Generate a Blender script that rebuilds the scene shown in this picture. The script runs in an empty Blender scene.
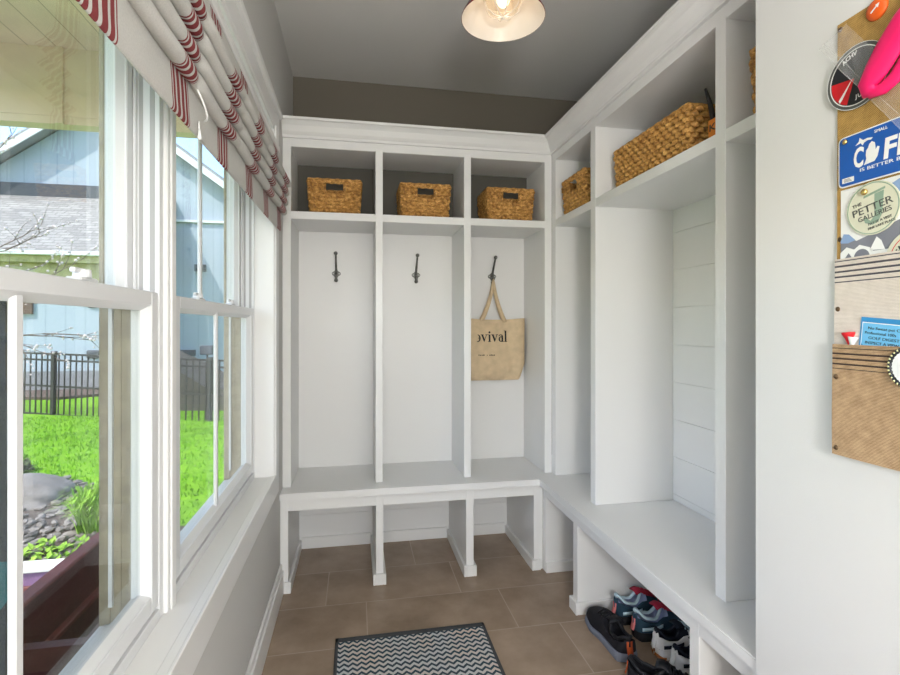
import bpy, bmesh, math, random
from mathutils import Vector, Matrix
random.seed(7)
S = bpy.context.scene
COL = S.collection
PI = math.pi

# ------------------------------------------------------------------ materials
def new_mat(name):
    m = bpy.data.materials.new(name); m.use_nodes = True
    nt = m.node_tree
    return m, nt, nt.nodes, nt.links, nt.nodes['Principled BSDF']

def mat(name, col, rough=0.6, metal=0.0, spec=0.5, noise=0.0, nscale=12.0, bump=0.0, bscale=80.0, emit=None, estr=0.0, sheen=0.0):
    m, nt, N, L, b = new_mat(name)
    b.inputs['Base Color'].default_value = (*col, 1)
    b.inputs['Roughness'].default_value = rough
    b.inputs['Metallic'].default_value = metal
    b.inputs['Specular IOR Level'].default_value = spec
    if sheen: b.inputs['Sheen Weight'].default_value = sheen
    tc = N.new('ShaderNodeTexCoord')
    if noise:
        n = N.new('ShaderNodeTexNoise'); n.inputs['Scale'].default_value = nscale; n.inputs['Detail'].default_value = 5
        L.new(tc.outputs['Object'], n.inputs['Vector'])
        r = N.new('ShaderNodeValToRGB')
        r.color_ramp.elements[0].position = 0.3; r.color_ramp.elements[1].position = 0.7
        r.color_ramp.elements[0].color = (*[c*(1-noise) for c in col], 1)
        r.color_ramp.elements[1].color = (*[min(1, c*(1+noise)) for c in col], 1)
        L.new(n.outputs['Fac'], r.inputs['Fac']); L.new(r.outputs['Color'], b.inputs['Base Color'])
    if bump:
        n2 = N.new('ShaderNodeTexNoise'); n2.inputs['Scale'].default_value = bscale; n2.inputs['Detail'].default_value = 3
        L.new(tc.outputs['Object'], n2.inputs['Vector'])
        bp = N.new('ShaderNodeBump'); bp.inputs['Strength'].default_value = bump; bp.inputs['Distance'].default_value = 0.01
        L.new(n2.outputs['Fac'], bp.inputs['Height']); L.new(bp.outputs['Normal'], b.inputs['Normal'])
    if emit:
        b.inputs['Emission Color'].default_value = (*emit, 1); b.inputs['Emission Strength'].default_value = estr
    return m

def math_node(N, L, op, a, b=None, c=None):
    n = N.new('ShaderNodeMath'); n.operation = op
    for i, v in enumerate((a, b, c)):
        if v is None: continue
        if isinstance(v, (int, float)): n.inputs[i].default_value = v
        else: L.new(v, n.inputs[i])
    return n.outputs[0]

def ramp_const(N, L, fac, stops):
    r = N.new('ShaderNodeValToRGB'); r.color_ramp.interpolation = 'CONSTANT'
    e = r.color_ramp.elements
    e[0].position = stops[0][0]; e[0].color = (*stops[0][1], 1)
    e[1].position = stops[1][0]; e[1].color = (*stops[1][1], 1)
    for p, c in stops[2:]:
        x = e.new(p); x.color = (*c, 1)
    L.new(fac, r.inputs['Fac'])
    return r.outputs['Color']

M = {}
M['white'] = mat('white_cabinet_paint', (0.80, 0.80, 0.79), 0.38, bump=0.02, bscale=300)
M['trim'] = mat('white_trim_paint', (0.82, 0.82, 0.81), 0.35)
M['sash'] = mat('white_vinyl', (0.74, 0.75, 0.76), 0.3)
M['wall'] = mat('greige_wall_paint', (0.62, 0.61, 0.59), 0.8, bump=0.05, bscale=400)
M['wall_pale'] = mat('pale_wall_paint', (0.70, 0.70, 0.69), 0.8, bump=0.05, bscale=400)
M['wall_shaded'] = mat('shaded_wall_paint', (0.165, 0.145, 0.115), 0.85, bump=0.05, bscale=400)  # greige wall paint made browner and darker, upper wall's shade put into the colour
M['cubby'] = mat('shaded_greige_paint', (0.105, 0.10, 0.085), 0.8)  # wall paint behind the back cubbies, their shade put into the colour
M['cubby_r'] = mat('lit_greige_paint', (0.42, 0.42, 0.40), 0.8)  # same wall paint in the right cubbies, window light put into the tone
M['ceil'] = mat('ceiling_paint', (0.70, 0.69, 0.67), 0.9, bump=0.04, bscale=300)
M['iron'] = mat('dark_pewter_metal', (0.16, 0.16, 0.15), 0.42, 0.6, noise=0.3, nscale=60)
M['screw'] = mat('worn_pewter_screw', (0.45, 0.45, 0.43), 0.4, 0.9)
M['black_metal'] = mat('black_fence_metal', (0.015, 0.014, 0.015), 0.45, 0.3)
M['canvas'] = mat('natural_canvas', (0.68, 0.53, 0.34), 0.95, noise=0.10, nscale=25, bump=0.25, bscale=500)
M['ink'] = mat('black_ink', (0.012, 0.012, 0.014), 0.7)
M['brown_ink'] = mat('brown_ink', (0.06, 0.045, 0.035), 0.7)

def straw_mat():
    m, nt, N, L, b = new_mat('woven_seagrass')
    tc = N.new('ShaderNodeTexCoord')
    mp = N.new('ShaderNodeMapping'); mp.inputs['Scale'].default_value = (1, 1, 1.4)
    L.new(tc.outputs['Object'], mp.inputs['Vector'])
    n = N.new('ShaderNodeTexNoise'); n.inputs['Scale'].default_value = 60; n.inputs['Detail'].default_value = 6; n.inputs['Roughness'].default_value = 0.72
    L.new(mp.outputs['Vector'], n.inputs['Vector'])
    r = N.new('ShaderNodeValToRGB'); e = r.color_ramp.elements
    e[0].position = 0.30; e[0].color = (0.13, 0.048, 0.010, 1)
    e[1].position = 0.70; e[1].color = (0.92, 0.56, 0.19, 1)
    x = e.new(0.5); x.color = (0.50, 0.25, 0.058, 1)
    L.new(n.outputs['Fac'], r.inputs['Fac']); L.new(r.outputs['Color'], b.inputs['Base Color'])
    b.inputs['Roughness'].default_value = 0.6
    bp = N.new('ShaderNodeBump'); bp.inputs['Strength'].default_value = 0.4; bp.inputs['Distance'].default_value = 0.004
    L.new(n.outputs['Fac'], bp.inputs['Height']); L.new(bp.outputs['Normal'], b.inputs['Normal'])
    return m
M['straw'] = straw_mat()

def tile_mat():
    m, nt, N, L, b = new_mat('brown_porcelain_floor_tile')
    tc = N.new('ShaderNodeTexCoord'); sp = N.new('ShaderNodeSeparateXYZ')
    L.new(tc.outputs['Object'], sp.inputs[0])
    X, Y = sp.outputs['X'], sp.outputs['Y']
    H, W = 0.305, 0.605
    ry = math_node(N, L, 'DIVIDE', math_node(N, L, 'SUBTRACT', Y, 1.95), H)
    row = math_node(N, L, 'FLOOR', ry); fy = math_node(N, L, 'FRACT', ry)
    sh = math_node(N, L, 'MULTIPLY', row, 0.175)
    rx = math_node(N, L, 'DIVIDE', math_node(N, L, 'ADD', math_node(N, L, 'SUBTRACT', X, 0.045), sh), W)
    rx = math_node(N, L, 'ADD', rx, 50.0)
    colm = math_node(N, L, 'FLOOR', rx); fx = math_node(N, L, 'FRACT', rx)
    def edge(f, size):
        a = math_node(N, L, 'MINIMUM', f, math_node(N, L, 'SUBTRACT', 1.0, f))
        return math_node(N, L, 'MULTIPLY', a, size)
    d = math_node(N, L, 'MINIMUM', edge(fx, W), edge(fy, H))
    g = math_node(N, L, 'LESS_THAN', d, 0.0022)
    n = N.new('ShaderNodeTexNoise'); n.inputs['Scale'].default_value = 4.5; n.inputs['Detail'].default_value = 8; n.inputs['Roughness'].default_value = 0.62
    cmb = N.new('ShaderNodeCombineXYZ'); L.new(X, cmb.inputs[0]); L.new(Y, cmb.inputs[1])
    L.new(math_node(N, L, 'ADD', math_node(N, L, 'MULTIPLY', colm, 3.1), math_node(N, L, 'MULTIPLY', row, 7.7)), cmb.inputs[2])
    L.new(cmb.outputs[0], n.inputs['Vector'])
    r = N.new('ShaderNodeValToRGB'); e = r.color_ramp.elements
    e[0].position = 0.28; e[0].color = (0.225, 0.160, 0.110, 1)
    e[1].position = 0.72; e[1].color = (0.41, 0.31, 0.23, 1)
    L.new(n.outputs['Fac'], r.inputs['Fac'])
    mix = N.new('ShaderNodeMixRGB'); L.new(g, mix.inputs['Fac']); L.new(r.outputs['Color'], mix.inputs['Color1'])
    mix.inputs['Color2'].default_value = (0.44, 0.35, 0.28, 1)
    L.new(mix.outputs['Color'], b.inputs['Base Color'])
    b.inputs['Roughness'].default_value = 0.42
    bp = N.new('ShaderNodeBump'); bp.inputs['Strength'].default_value = 0.35; bp.inputs['Distance'].default_value = 0.002; bp.invert = True
    L.new(g, bp.inputs['Height']); L.new(bp.outputs['Normal'], b.inputs['Normal'])
    return m
M['tile'] = tile_mat()

def chevron_mat():
    m, nt, N, L, b = new_mat('navy_and_grey_chevron_weave')
    tc = N.new('ShaderNodeTexCoord'); sp = N.new('ShaderNodeSeparateXYZ')
    L.new(tc.outputs['Object'], sp.inputs[0])
    X, Y = sp.outputs['X'], sp.outputs['Y']
    tri = math_node(N, L, 'PINGPONG', math_node(N, L, 'ADD', X, 5.0), 0.0155)
    v = math_node(N, L, 'ADD', math_node(N, L, 'ADD', Y, 10.0), math_node(N, L, 'MULTIPLY', tri, 0.95))
    f = math_node(N, L, 'FRACT', math_node(N, L, 'DIVIDE', v, 0.0265))
    n = N.new('ShaderNodeTexNoise'); n.inputs['Scale'].default_value = 420; n.inputs['Detail'].default_value = 2
    L.new(tc.outputs['Object'], n.inputs['Vector'])
    f = math_node(N, L, 'ADD', f, math_node(N, L, 'MULTIPLY', math_node(N, L, 'SUBTRACT', n.outputs['Fac'], 0.5), 0.12))
    n3 = N.new('ShaderNodeTexNoise'); n3.inputs['Scale'].default_value = 7
    L.new(tc.outputs['Object'], n3.inputs['Vector'])
    r = N.new('ShaderNodeValToRGB'); e = r.color_ramp.elements
    e[0].position = 0.40; e[0].color = (0.030, 0.052, 0.075, 1); e[1].position = 0.65; e[1].color = (0.016, 0.055, 0.085, 1)
    L.new(n3.outputs['Fac'], r.inputs['Fac'])
    r2 = N.new('ShaderNodeValToRGB'); e = r2.color_ramp.elements
    e[0].position = 0.40; e[0].color = (0.52, 0.55, 0.57, 1); e[1].position = 0.65; e[1].color = (0.60, 0.52, 0.46, 1)
    L.new(n3.outputs['Fac'], r2.inputs['Fac'])
    mix = N.new('ShaderNodeMixRGB'); L.new(math_node(N, L, 'LESS_THAN', f, 0.47), mix.inputs['Fac'])
    L.new(r2.outputs['Color'], mix.inputs['Color1']); L.new(r.outputs['Color'], mix.inputs['Color2'])
    L.new(mix.outputs['Color'], b.inputs['Base Color']); b.inputs['Roughness'].default_value = 0.95
    bp = N.new('ShaderNodeBump'); bp.inputs['Strength'].default_value = 0.5; bp.inputs['Distance'].default_value = 0.003
    L.new(n.outputs['Fac'], bp.inputs['Height']); L.new(bp.outputs['Normal'], b.inputs['Normal'])
    return m
M['chevron'] = chevron_mat()
M['mat_edge'] = mat('dark_grey_binding', (0.055, 0.06, 0.068), 0.95, bump=0.4, bscale=600)

STRIPE_P, STRIPE_0 = 0.282, 0.618
def shade_mat():
    m, nt, N, L, b = new_mat('white_linen_with_red_ticking')
    tc = N.new('ShaderNodeTexCoord'); sp = N.new('ShaderNodeSeparateXYZ')
    L.new(tc.outputs['Object'], sp.inputs[0])
    f = math_node(N, L, 'FRACT', math_node(N, L, 'DIVIDE', math_node(N, L, 'ADD', math_node(N, L, 'SUBTRACT', sp.outputs['Y'], STRIPE_0), 2.82), STRIPE_P))
    cr, rd = (0.74, 0.725, 0.69), (0.30, 0.050, 0.055)
    edges = [(0.0, rd), (0.012, cr), (0.030, rd), (0.066, cr), (0.092, rd), (0.142, cr), (0.174, rd), (0.224, cr), (0.250, rd), (0.286, cr), (0.304, rd), (0.316, cr)]
    c = ramp_const(N, L, f, edges)
    n = N.new('ShaderNodeTexNoise'); n.inputs['Scale'].default_value = 350; n.inputs['Detail'].default_value = 3
    L.new(tc.outputs['Object'], n.inputs['Vector'])
    mix = N.new('ShaderNodeMixRGB'); mix.blend_type = 'MULTIPLY'; mix.inputs['Fac'].default_value = 0.35
    L.new(c, mix.inputs['Color1']); L.new(n.outputs['Color'], mix.inputs['Color2'])
    hs = N.new('ShaderNodeMixRGB'); hs.blend_type = 'MULTIPLY'; hs.inputs['Fac'].default_value = 0.25
    L.new(c, hs.inputs['Color1']); L.new(n.outputs['Fac'], hs.inputs['Color2'])
    L.new(hs.outputs['Color'], b.inputs['Base Color']); b.inputs['Roughness'].default_value = 0.95
    tr = N.new('ShaderNodeBsdfTranslucent'); L.new(hs.outputs['Color'], tr.inputs['Color'])
    ms = N.new('ShaderNodeMixShader'); ms.inputs[0].default_value = 0.18
    L.new(b.outputs[0], ms.inputs[1]); L.new(tr.outputs[0], ms.inputs[2])
    L.new(ms.outputs[0], N['Material Output'].inputs['Surface'])
    bp = N.new('ShaderNodeBump'); bp.inputs['Strength'].default_value = 0.25; bp.inputs['Distance'].default_value = 0.002
    L.new(n.outputs['Fac'], bp.inputs['Height']); L.new(bp.outputs['Normal'], b.inputs['Normal'])
    return m
M['shade'] = shade_mat()

def glass_mat(name, tint=(1, 1, 1), gloss=0.06):
    m, nt, N, L, b = new_mat(name)
    N.remove(b)
    t = N.new('ShaderNodeBsdfTransparent'); t.inputs['Color'].default_value = (*tint, 1)
    g = N.new('ShaderNodeBsdfGlossy'); g.inputs['Roughness'].default_value = 0.02
    lw = N.new('ShaderNodeFresnel'); lw.inputs['IOR'].default_value = 1.3
    f = math_node(N, L, 'MULTIPLY', lw.outputs[0], gloss/0.06*0.22)
    ms = N.new('ShaderNodeMixShader'); L.new(f, ms.inputs[0])
    L.new(t.outputs[0], ms.inputs[1]); L.new(g.outputs[0], ms.inputs[2])
    L.new(ms.outputs[0], N['Material Output'].inputs['Surface'])
    return m
M['glass'] = glass_mat('window_glass', (0.97, 0.985, 0.98))
def film_mat():
    m, nt, N, L, b = new_mat('clear_plastic_film')
    b.inputs['Base Color'].default_value = (0.85, 0.85, 0.86, 1); b.inputs['Roughness'].default_value = 0.12
    t = N.new('ShaderNodeBsdfTransparent'); ms = N.new('ShaderNodeMixShader'); ms.inputs[0].default_value = 0.17
    L.new(t.outputs[0], ms.inputs[1]); L.new(b.outputs[0], ms.inputs[2]); L.new(ms.outputs[0], N['Material Output'].inputs['Surface'])
    return m
M['plastic'] = film_mat()

def weave_mat(name, c0, c1, scale=330, rot=0.6):
    m, nt, N, L, b = new_mat(name)
    tc = N.new('ShaderNodeTexCoord'); mp = N.new('ShaderNodeMapping'); mp.inputs['Rotation'].default_value = (rot, 0, 0)
    L.new(tc.outputs['Object'], mp.inputs['Vector'])
    w = N.new('ShaderNodeTexWave'); w.bands_direction = 'Z'; w.inputs['Scale'].default_value = scale/3; w.inputs['Distortion'].default_value = 1.5; w.inputs['Detail'].default_value = 2; w.inputs['Detail Scale'].default_value = 3
    L.new(mp.outputs['Vector'], w.inputs['Vector'])
    n = N.new('ShaderNodeTexNoise'); n.inputs['Scale'].default_value = 60; n.inputs['Detail'].default_value = 6
    L.new(tc.outputs['Object'], n.inputs['Vector'])
    f = math_node(N, L, 'ADD', math_node(N, L, 'MULTIPLY', w.outputs['Fac'], 0.55), math_node(N, L, 'MULTIPLY', n.outputs['Fac'], 0.5))
    r = N.new('ShaderNodeValToRGB'); e = r.color_ramp.elements
    e[0].position = 0.25; e[0].color = (*c0, 1); e[1].position = 0.8; e[1].color = (*c1, 1)
    L.new(f, r.inputs['Fac']); L.new(r.outputs['Color'], b.inputs['Base Color']); b.inputs['Roughness'].default_value = 0.95
    bp = N.new('ShaderNodeBump'); bp.inputs['Strength'].default_value = 0.5; bp.inputs['Distance'].default_value = 0.002
    L.new(f, bp.inputs['Height']); L.new(bp.outputs['Normal'], b.inputs['Normal'])
    return m
M['burlap'] = weave_mat('golden_burlap', (0.20, 0.105, 0.025), (0.66, 0.41, 0.12))
M['burlap_dark'] = weave_mat('brown_burlap', (0.24, 0.12, 0.04), (0.68, 0.41, 0.17))

def pocket_mat(name, base0, base1, stripe, zs, hw):
    """woven cloth with horizontal stripes at heights zs (object z)"""
    m = weave_mat(name, base0, base1, 400, 0.0)
    nt = m.node_tree; N, L = nt.nodes, nt.links; b = N['Principled BSDF']
    src = b.inputs['Base Color'].links[0].from_socket
    tc = N.new('ShaderNodeTexCoord'); sp = N.new('ShaderNodeSeparateXYZ'); L.new(tc.outputs['Object'], sp.inputs[0])
    tot = None
    for z, h in zip(zs, hw):
        d = math_node(N, L, 'ABSOLUTE', math_node(N, L, 'SUBTRACT', sp.outputs['Z'], z))
        k = math_node(N, L, 'LESS_THAN', d, h)
        tot = k if tot is None else math_node(N, L, 'MAXIMUM', tot, k)
    mix = N.new('ShaderNodeMixRGB'); L.new(tot, mix.inputs['Fac']); L.new(src, mix.inputs['Color1']); mix.inputs['Color2'].default_value = (*stripe, 1)
    L.new(mix.outputs['Color'], b.inputs['Base Color'])
    return m

# ------------------------------------------------------------------ mesh builder
ORG = {}
class MB:
    def __init__(self): self.bm = bmesh.new(); self.mi = 0
    def _mark(self, faces):
        for f in faces: f.material_index = self.mi
    def box(self, x0, x1, y0, y1, z0, z1, bev=0.0):
        if x1 < x0: x0, x1 = x1, x0
        if y1 < y0: y0, y1 = y1, y0
        if z1 < z0: z0, z1 = z1, z0
        v = [self.bm.verts.new(p) for p in ((x0,y0,z0),(x1,y0,z0),(x1,y1,z0),(x0,y1,z0),(x0,y0,z1),(x1,y0,z1),(x1,y1,z1),(x0,y1,z1))]
        fs = [self.bm.faces.new([v[i] for i in q]) for q in ((3,2,1,0),(4,5,6,7),(0,1,5,4),(1,2,6,5),(2,3,7,6),(3,0,4,7))]
        self._mark(fs)
        if bev:
            es = list({e for f in fs for e in f.edges})
            r = bmesh.ops.bevel(self.bm, geom=es, offset=min(bev, (x1-x0)*.45, (y1-y0)*.45, (z1-z0)*.45), segments=1, affect='EDGES')
            self._mark(r['faces'])
        return self
    def prism(self, pts, dirv):
        """closed polygon pts (3-D) extruded by the vector dirv"""
        d = Vector(dirv)
        a = [self.bm.verts.new(p) for p in pts]; b = [self.bm.verts.new(Vector(p)+d) for p in pts]
        n = len(a); fs = [self.bm.faces.new(a[::-1]), self.bm.faces.new(b)]
        for i in range(n): fs.append(self.bm.faces.new((a[i], a[(i+1)%n], b[(i+1)%n], b[i])))
        self._mark(fs); return self
    def grid(self, rows, close_u=False, close_v=False):
        """rows of equal-length lists of points"""
        vs = [[self.bm.verts.new(p) for p in r] for r in rows]
        nu, nv = len(vs), len(vs[0]); fs = []
        for i in range(nu if close_u else nu-1):
            for j in range(nv if close_v else nv-1):
                fs.append(self.bm.faces.new((vs[i][j], vs[(i+1)%nu][j], vs[(i+1)%nu][(j+1)%nv], vs[i][(j+1)%nv])))
        self._mark(fs); return vs
    def tube(self, pts, r, n=8, cap=True, closed=False):
        pts = [Vector(p) for p in pts]; rs = r if isinstance(r, (list, tuple)) else [r]*len(pts)
        rows = []; up = None
        for i, p in enumerate(pts):
            if closed: t = pts[(i+1)%len(pts)]-pts[i-1]
            else: t = pts[min(i+1, len(pts)-1)]-pts[max(i-1, 0)]
            t.normalize()
            if up is None:
                up = Vector((0,0,1)) if abs(t.z) < .9 else Vector((1,0,0))
            s = t.cross(up)
            if s.length < 1e-5: s = t.orthogonal()
            s.normalize(); up = s.cross(t).normalized()
            rows.append([p + rs[i]*(math.cos(a)*s+math.sin(a)*up) for a in (2*PI*k/n for k in range(n))])
        vs = self.grid(rows, close_u=closed, close_v=True)
        if cap and not closed:
            self._mark([self.bm.faces.new(vs[0][::-1]), self.bm.faces.new(vs[-1])])
        return self
    def lathe(self, prof, c=(0,0,0), n=32, axis='z'):
        rows = []
        for r, h in prof:
            row = []
            for k in range(n):
                a = 2*PI*k/n; u, v = r*math.cos(a), r*math.sin(a)
                row.append({'z': (c[0]+u, c[1]+v, c[2]+h), 'x': (c[0]+h, c[1]+u, c[2]+v), 'y': (c[0]+u, c[1]+h, c[2]+v)}[axis])
            rows.append(row)
        self.grid(rows, close_v=True); return self
    def ball(self, c, r, sx=1, sy=1, sz=1, n=12):
        R = bmesh.ops.create_uvsphere(self.bm, u_segments=n, v_segments=max(6, n*2//3), radius=r)
        for v in R['verts']: v.co = Vector((v.co.x*sx+c[0], v.co.y*sy+c[1], v.co.z*sz+c[2]))
        self._mark({f for v in R['verts'] for f in v.link_faces}); return self
    def xform(self, m):
        bmesh.ops.transform(self.bm, matrix=m, verts=self.bm.verts[:]); return self
    def build(self, name, mats, parent=None, smooth=False, doubles=False, normals=True):
        if doubles: bmesh.ops.remove_doubles(self.bm, verts=self.bm.verts[:], dist=1e-5)
        if normals: bmesh.ops.recalc_face_normals(self.bm, faces=self.bm.faces[:])
        me = bpy.data.meshes.new(name)
        if not isinstance(mats, (list, tuple)): mats = [mats]
        org = Vector((0,0,0))
        if parent is not None: org = ORG[parent.name]
        if org.length: bmesh.ops.translate(self.bm, vec=-org, verts=self.bm.verts[:])
        self.bm.to_mesh(me); self.bm.free()
        for m in mats: me.materials.append(m)
        if smooth:
            for p in me.polygons: p.use_smooth = True
        o = bpy.data.objects.new(name, me); COL.objects.link(o)
        if parent is not None: o.parent = parent
        ORG[o.name] = org
        return o

def tag(o, label=None, cat=None, group=None, kind=None):
    if label: o['label'] = label
    if cat: o['category'] = cat
    if group: o['group'] = group
    if kind: o['kind'] = kind
    return o

def thing(name, label, cat, loc=(0,0,0), group=None, kind=None):
    o = bpy.data.objects.new(name, None); COL.objects.link(o); o.location = loc
    o.empty_display_size = 0.05
    ORG[o.name] = Vector(loc)
    return tag(o, label, cat, group, kind)

def single(mb, name, mats, label, cat, group=None, kind=None, smooth=False):
    """a thing that is one mesh: its origin is put at its base"""
    vs = [v.co.copy() for v in mb.bm.verts]
    b = Vector(((min(v.x for v in vs)+max(v.x for v in vs))/2, (min(v.y for v in vs)+max(v.y for v in vs))/2, min(v.z for v in vs)))
    bmesh.ops.translate(mb.bm, vec=-b, verts=mb.bm.verts[:])
    o = mb.build(name, mats, smooth=smooth); o.location = b; ORG[o.name] = b
    return tag(o, label, cat, group, kind)

def struct(mb, name, mats, smooth=False):
    o = mb.build(name, mats, smooth=smooth); o['kind'] = 'structure'; return o

def copy_tree(o, parent=None):
    c = o.copy(); COL.objects.link(c)
    if parent is not None: c.parent = parent
    for ch in [x for x in bpy.data.objects if x.parent == o]:
        copy_tree(ch, c)
    return c

def text_bm(mb, s, size, mtx, bold=0.0, thick=0.0003, align='LEFT', shear=0.0, sx=1.0):
    cu = bpy.data.curves.new('lettering', 'FONT'); cu.body = s; cu.size = size; cu.offset = bold; cu.extrude = thick; cu.align_x = align; cu.shear = shear
    cu.resolution_u = 3
    ob = bpy.data.objects.new('lettering', cu); COL.objects.link(ob)
    me = bpy.data.meshes.new_from_object(ob)
    n0 = len(mb.bm.verts); f0 = len(mb.bm.faces)
    mb.bm.from_mesh(me); mb.bm.verts.ensure_lookup_table(); mb.bm.faces.ensure_lookup_table()
    for v in mb.bm.verts[n0:]:
        v.co = mtx @ Vector((v.co.x*sx, v.co.y, v.co.z))
    for f in mb.bm.faces[f0:]: f.material_index = mb.mi
    bpy.data.objects.remove(ob); bpy.data.curves.remove(cu); bpy.data.meshes.remove(me)
    return mb

def fit_text(mb, s, width, height, mtx, **kw):
    """lettering scaled so that the word is exactly width wide with capitals about height high"""
    t = MB(); text_bm(t, s, 1.0, Matrix.Identity(4), **{k: v for k, v in kw.items() if k in ('bold', 'shear')})
    xs = [v.co.x for v in t.bm.verts]; w = max(xs)-min(xs); t.bm.free()
    size = height/0.69
    kw2 = dict(kw); kw2['bold'] = kw.get('bold', 0)*size
    return text_bm(mb, s, size, mtx, sx=width/(w*size), **kw2)

# ------------------------------------------------------------------ key dimensions (metres)
XL, YB, YU, XR, XU = -0.341, 2.374, 2.470, 0.9003, 1.0019
ZB = 0.46; ZLT = 0.3716; ZSB, ZST = 1.731, 1.7678; ZCT = 2.072; ZTR = 2.112; ZCR = 2.193
YBACK, XBACK, ZC = 2.88, 1.40, 2.60
YEND = 0.995; XW = 0.893

# ------------------------------------------------------------------ room shell
struct(MB().box(-0.52, 1.75, -2.2, 3.0, -0.08, 0.0), 'floor', M['tile'])
struct(MB().box(-0.52, 1.75, -2.2, 3.0, ZC, ZC+0.08), 'ceiling', M['ceil'])
struct(MB().box(XL, XBACK, YBACK, 3.0, 0, ZC), 'wall_back', M['wall_shaded'])
struct(MB().box(XBACK, 1.55, YEND, 3.0, 0, ZC), 'wall_far_right', M['wall_shaded'])
struct(MB().box(XW, 1.55, -2.2, YEND, 0, ZC, 0.002), 'wall_right', M['wall_pale'])
# left wall with one wide window opening
OY0, OY1, OZ0, OZ1 = 0.262, 2.114, 0.60, 2.03
wl = MB()
wl.box(XL, -0.50, -2.2, OY0, 0, ZC).box(XL, -0.50, OY1, 3.0, 0, ZC).box(XL, -0.50, OY0, OY1, 0, OZ0).box(XL, -0.50, OY0, OY1, OZ1, ZC)
struct(wl, 'wall_left', M['wall'])
# rear wall with a glazed door, added unseen to let daylight in
wr = MB().box(XL, -0.20, -2.2, -2.08, 0, ZC).box(0.75, XW, -2.2, -2.08, 0, ZC).box(-0.20, 0.75, -2.2, -2.08, 2.1, ZC)
struct(wr, 'wall_rear', M['wall_pale'])
d1 = thing('fill_door_1', None, None, (0.275, -2.14, 0)); d1['kind'] = 'structure'
MB().box(-0.20, -0.10, -2.16, -2.12, 0, 2.1).box(0.65, 0.75, -2.16, -2.12, 0, 2.1).box(-0.10, 0.65, -2.16, -2.12, 0, 0.2).box(-0.10, 0.65, -2.16, -2.12, 2.0, 2.1).build('fill_door_frame', M['trim'], d1)
MB().box(-0.10, 0.65, -2.142, -2.138, 0.2, 2.0).build('fill_door_glass', M['glass'], d1)

# baseboard on the window wall
bb = MB().box(XL, XL+0.016, -2.08, 2.3985, 0, 0.105, 0.001).box(XL, XL+0.010, -2.08, 2.3985, 0.105, 0.135, 0.003)
struct(bb, 'baseboard_left', M['trim'])
bb = MB().box(XW-0.016, XW, -2.08, YEND, 0, 0.105, 0.001).box(XW-0.010, XW, -2.08, YEND, 0.105, 0.135, 0.003)
struct(bb, 'baseboard_right', M['trim'])

# ------------------------------------------------------------------ window casing and sill
XC = -0.320
cs = MB()
cs.box(XL, XC, OY1, OY1+0.105, 0.525, 2.03, 0.002)                    # right casing
cs.box(XL, XC, OY0-0.105, OY0, 0.525, 2.03, 0.002)                    # left casing
cs.box(XL, XC, OY0, OY1, 0.525, 0.622, 0.002)                         # bottom casing
cs.box(XL, XC, OY0-0.115, OY1+0.115, 2.03, 2.10, 0.002)               # head casing
cs.box(XL, XC+0.014, OY0-0.125, OY1+0.125, 2.10, 2.122, 0.003)        # head cap
cs.box(XC-0.002, XC+0.006, OY1-0.004, OY1+0.006, 0.616, 2.03, 0.002)  # inner bead right
cs.box(XC-0.002, XC+0.006, OY0, OY1+0.006, 0.614, 0.624, 0.002)       # inner bead bottom
struct(cs, 'trim_1', M['trim'])
js = MB()
js.box(-0.43, XC-0.004, OY0, OY1, 0.60, 0.620, 0.001)                 # interior sill board
struct(js, 'window_sill', M['trim'])
js = MB()
js.box(-0.43, XC-0.002, OY1-0.012, OY1+0.02, 0.60, 2.03)              # right jamb
js.box(-0.43, XC-0.002, OY0-0.02, OY0+0.012, 0.60, 2.03)
js.box(-0.43, XC-0.002, OY0, OY1, 2.01, 2.03)
js.box(-0.47, -0.388, 1.143, 1.197, 0.620, 2.02, 0.003)               # mullion between the windows
js.box(-0.388, -0.384, 1.158, 1.182, 0.620, 2.02, 0.001)
struct(js, 'trim_2', M['trim'])
M['track'] = mat('grey_vinyl_track', (0.42, 0.42, 0.42), 0.5)
M['ext_tan'] = mat('tan_exterior_trim', (0.36, 0.31, 0.22), 0.7, noise=0.2, nscale=30)

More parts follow.
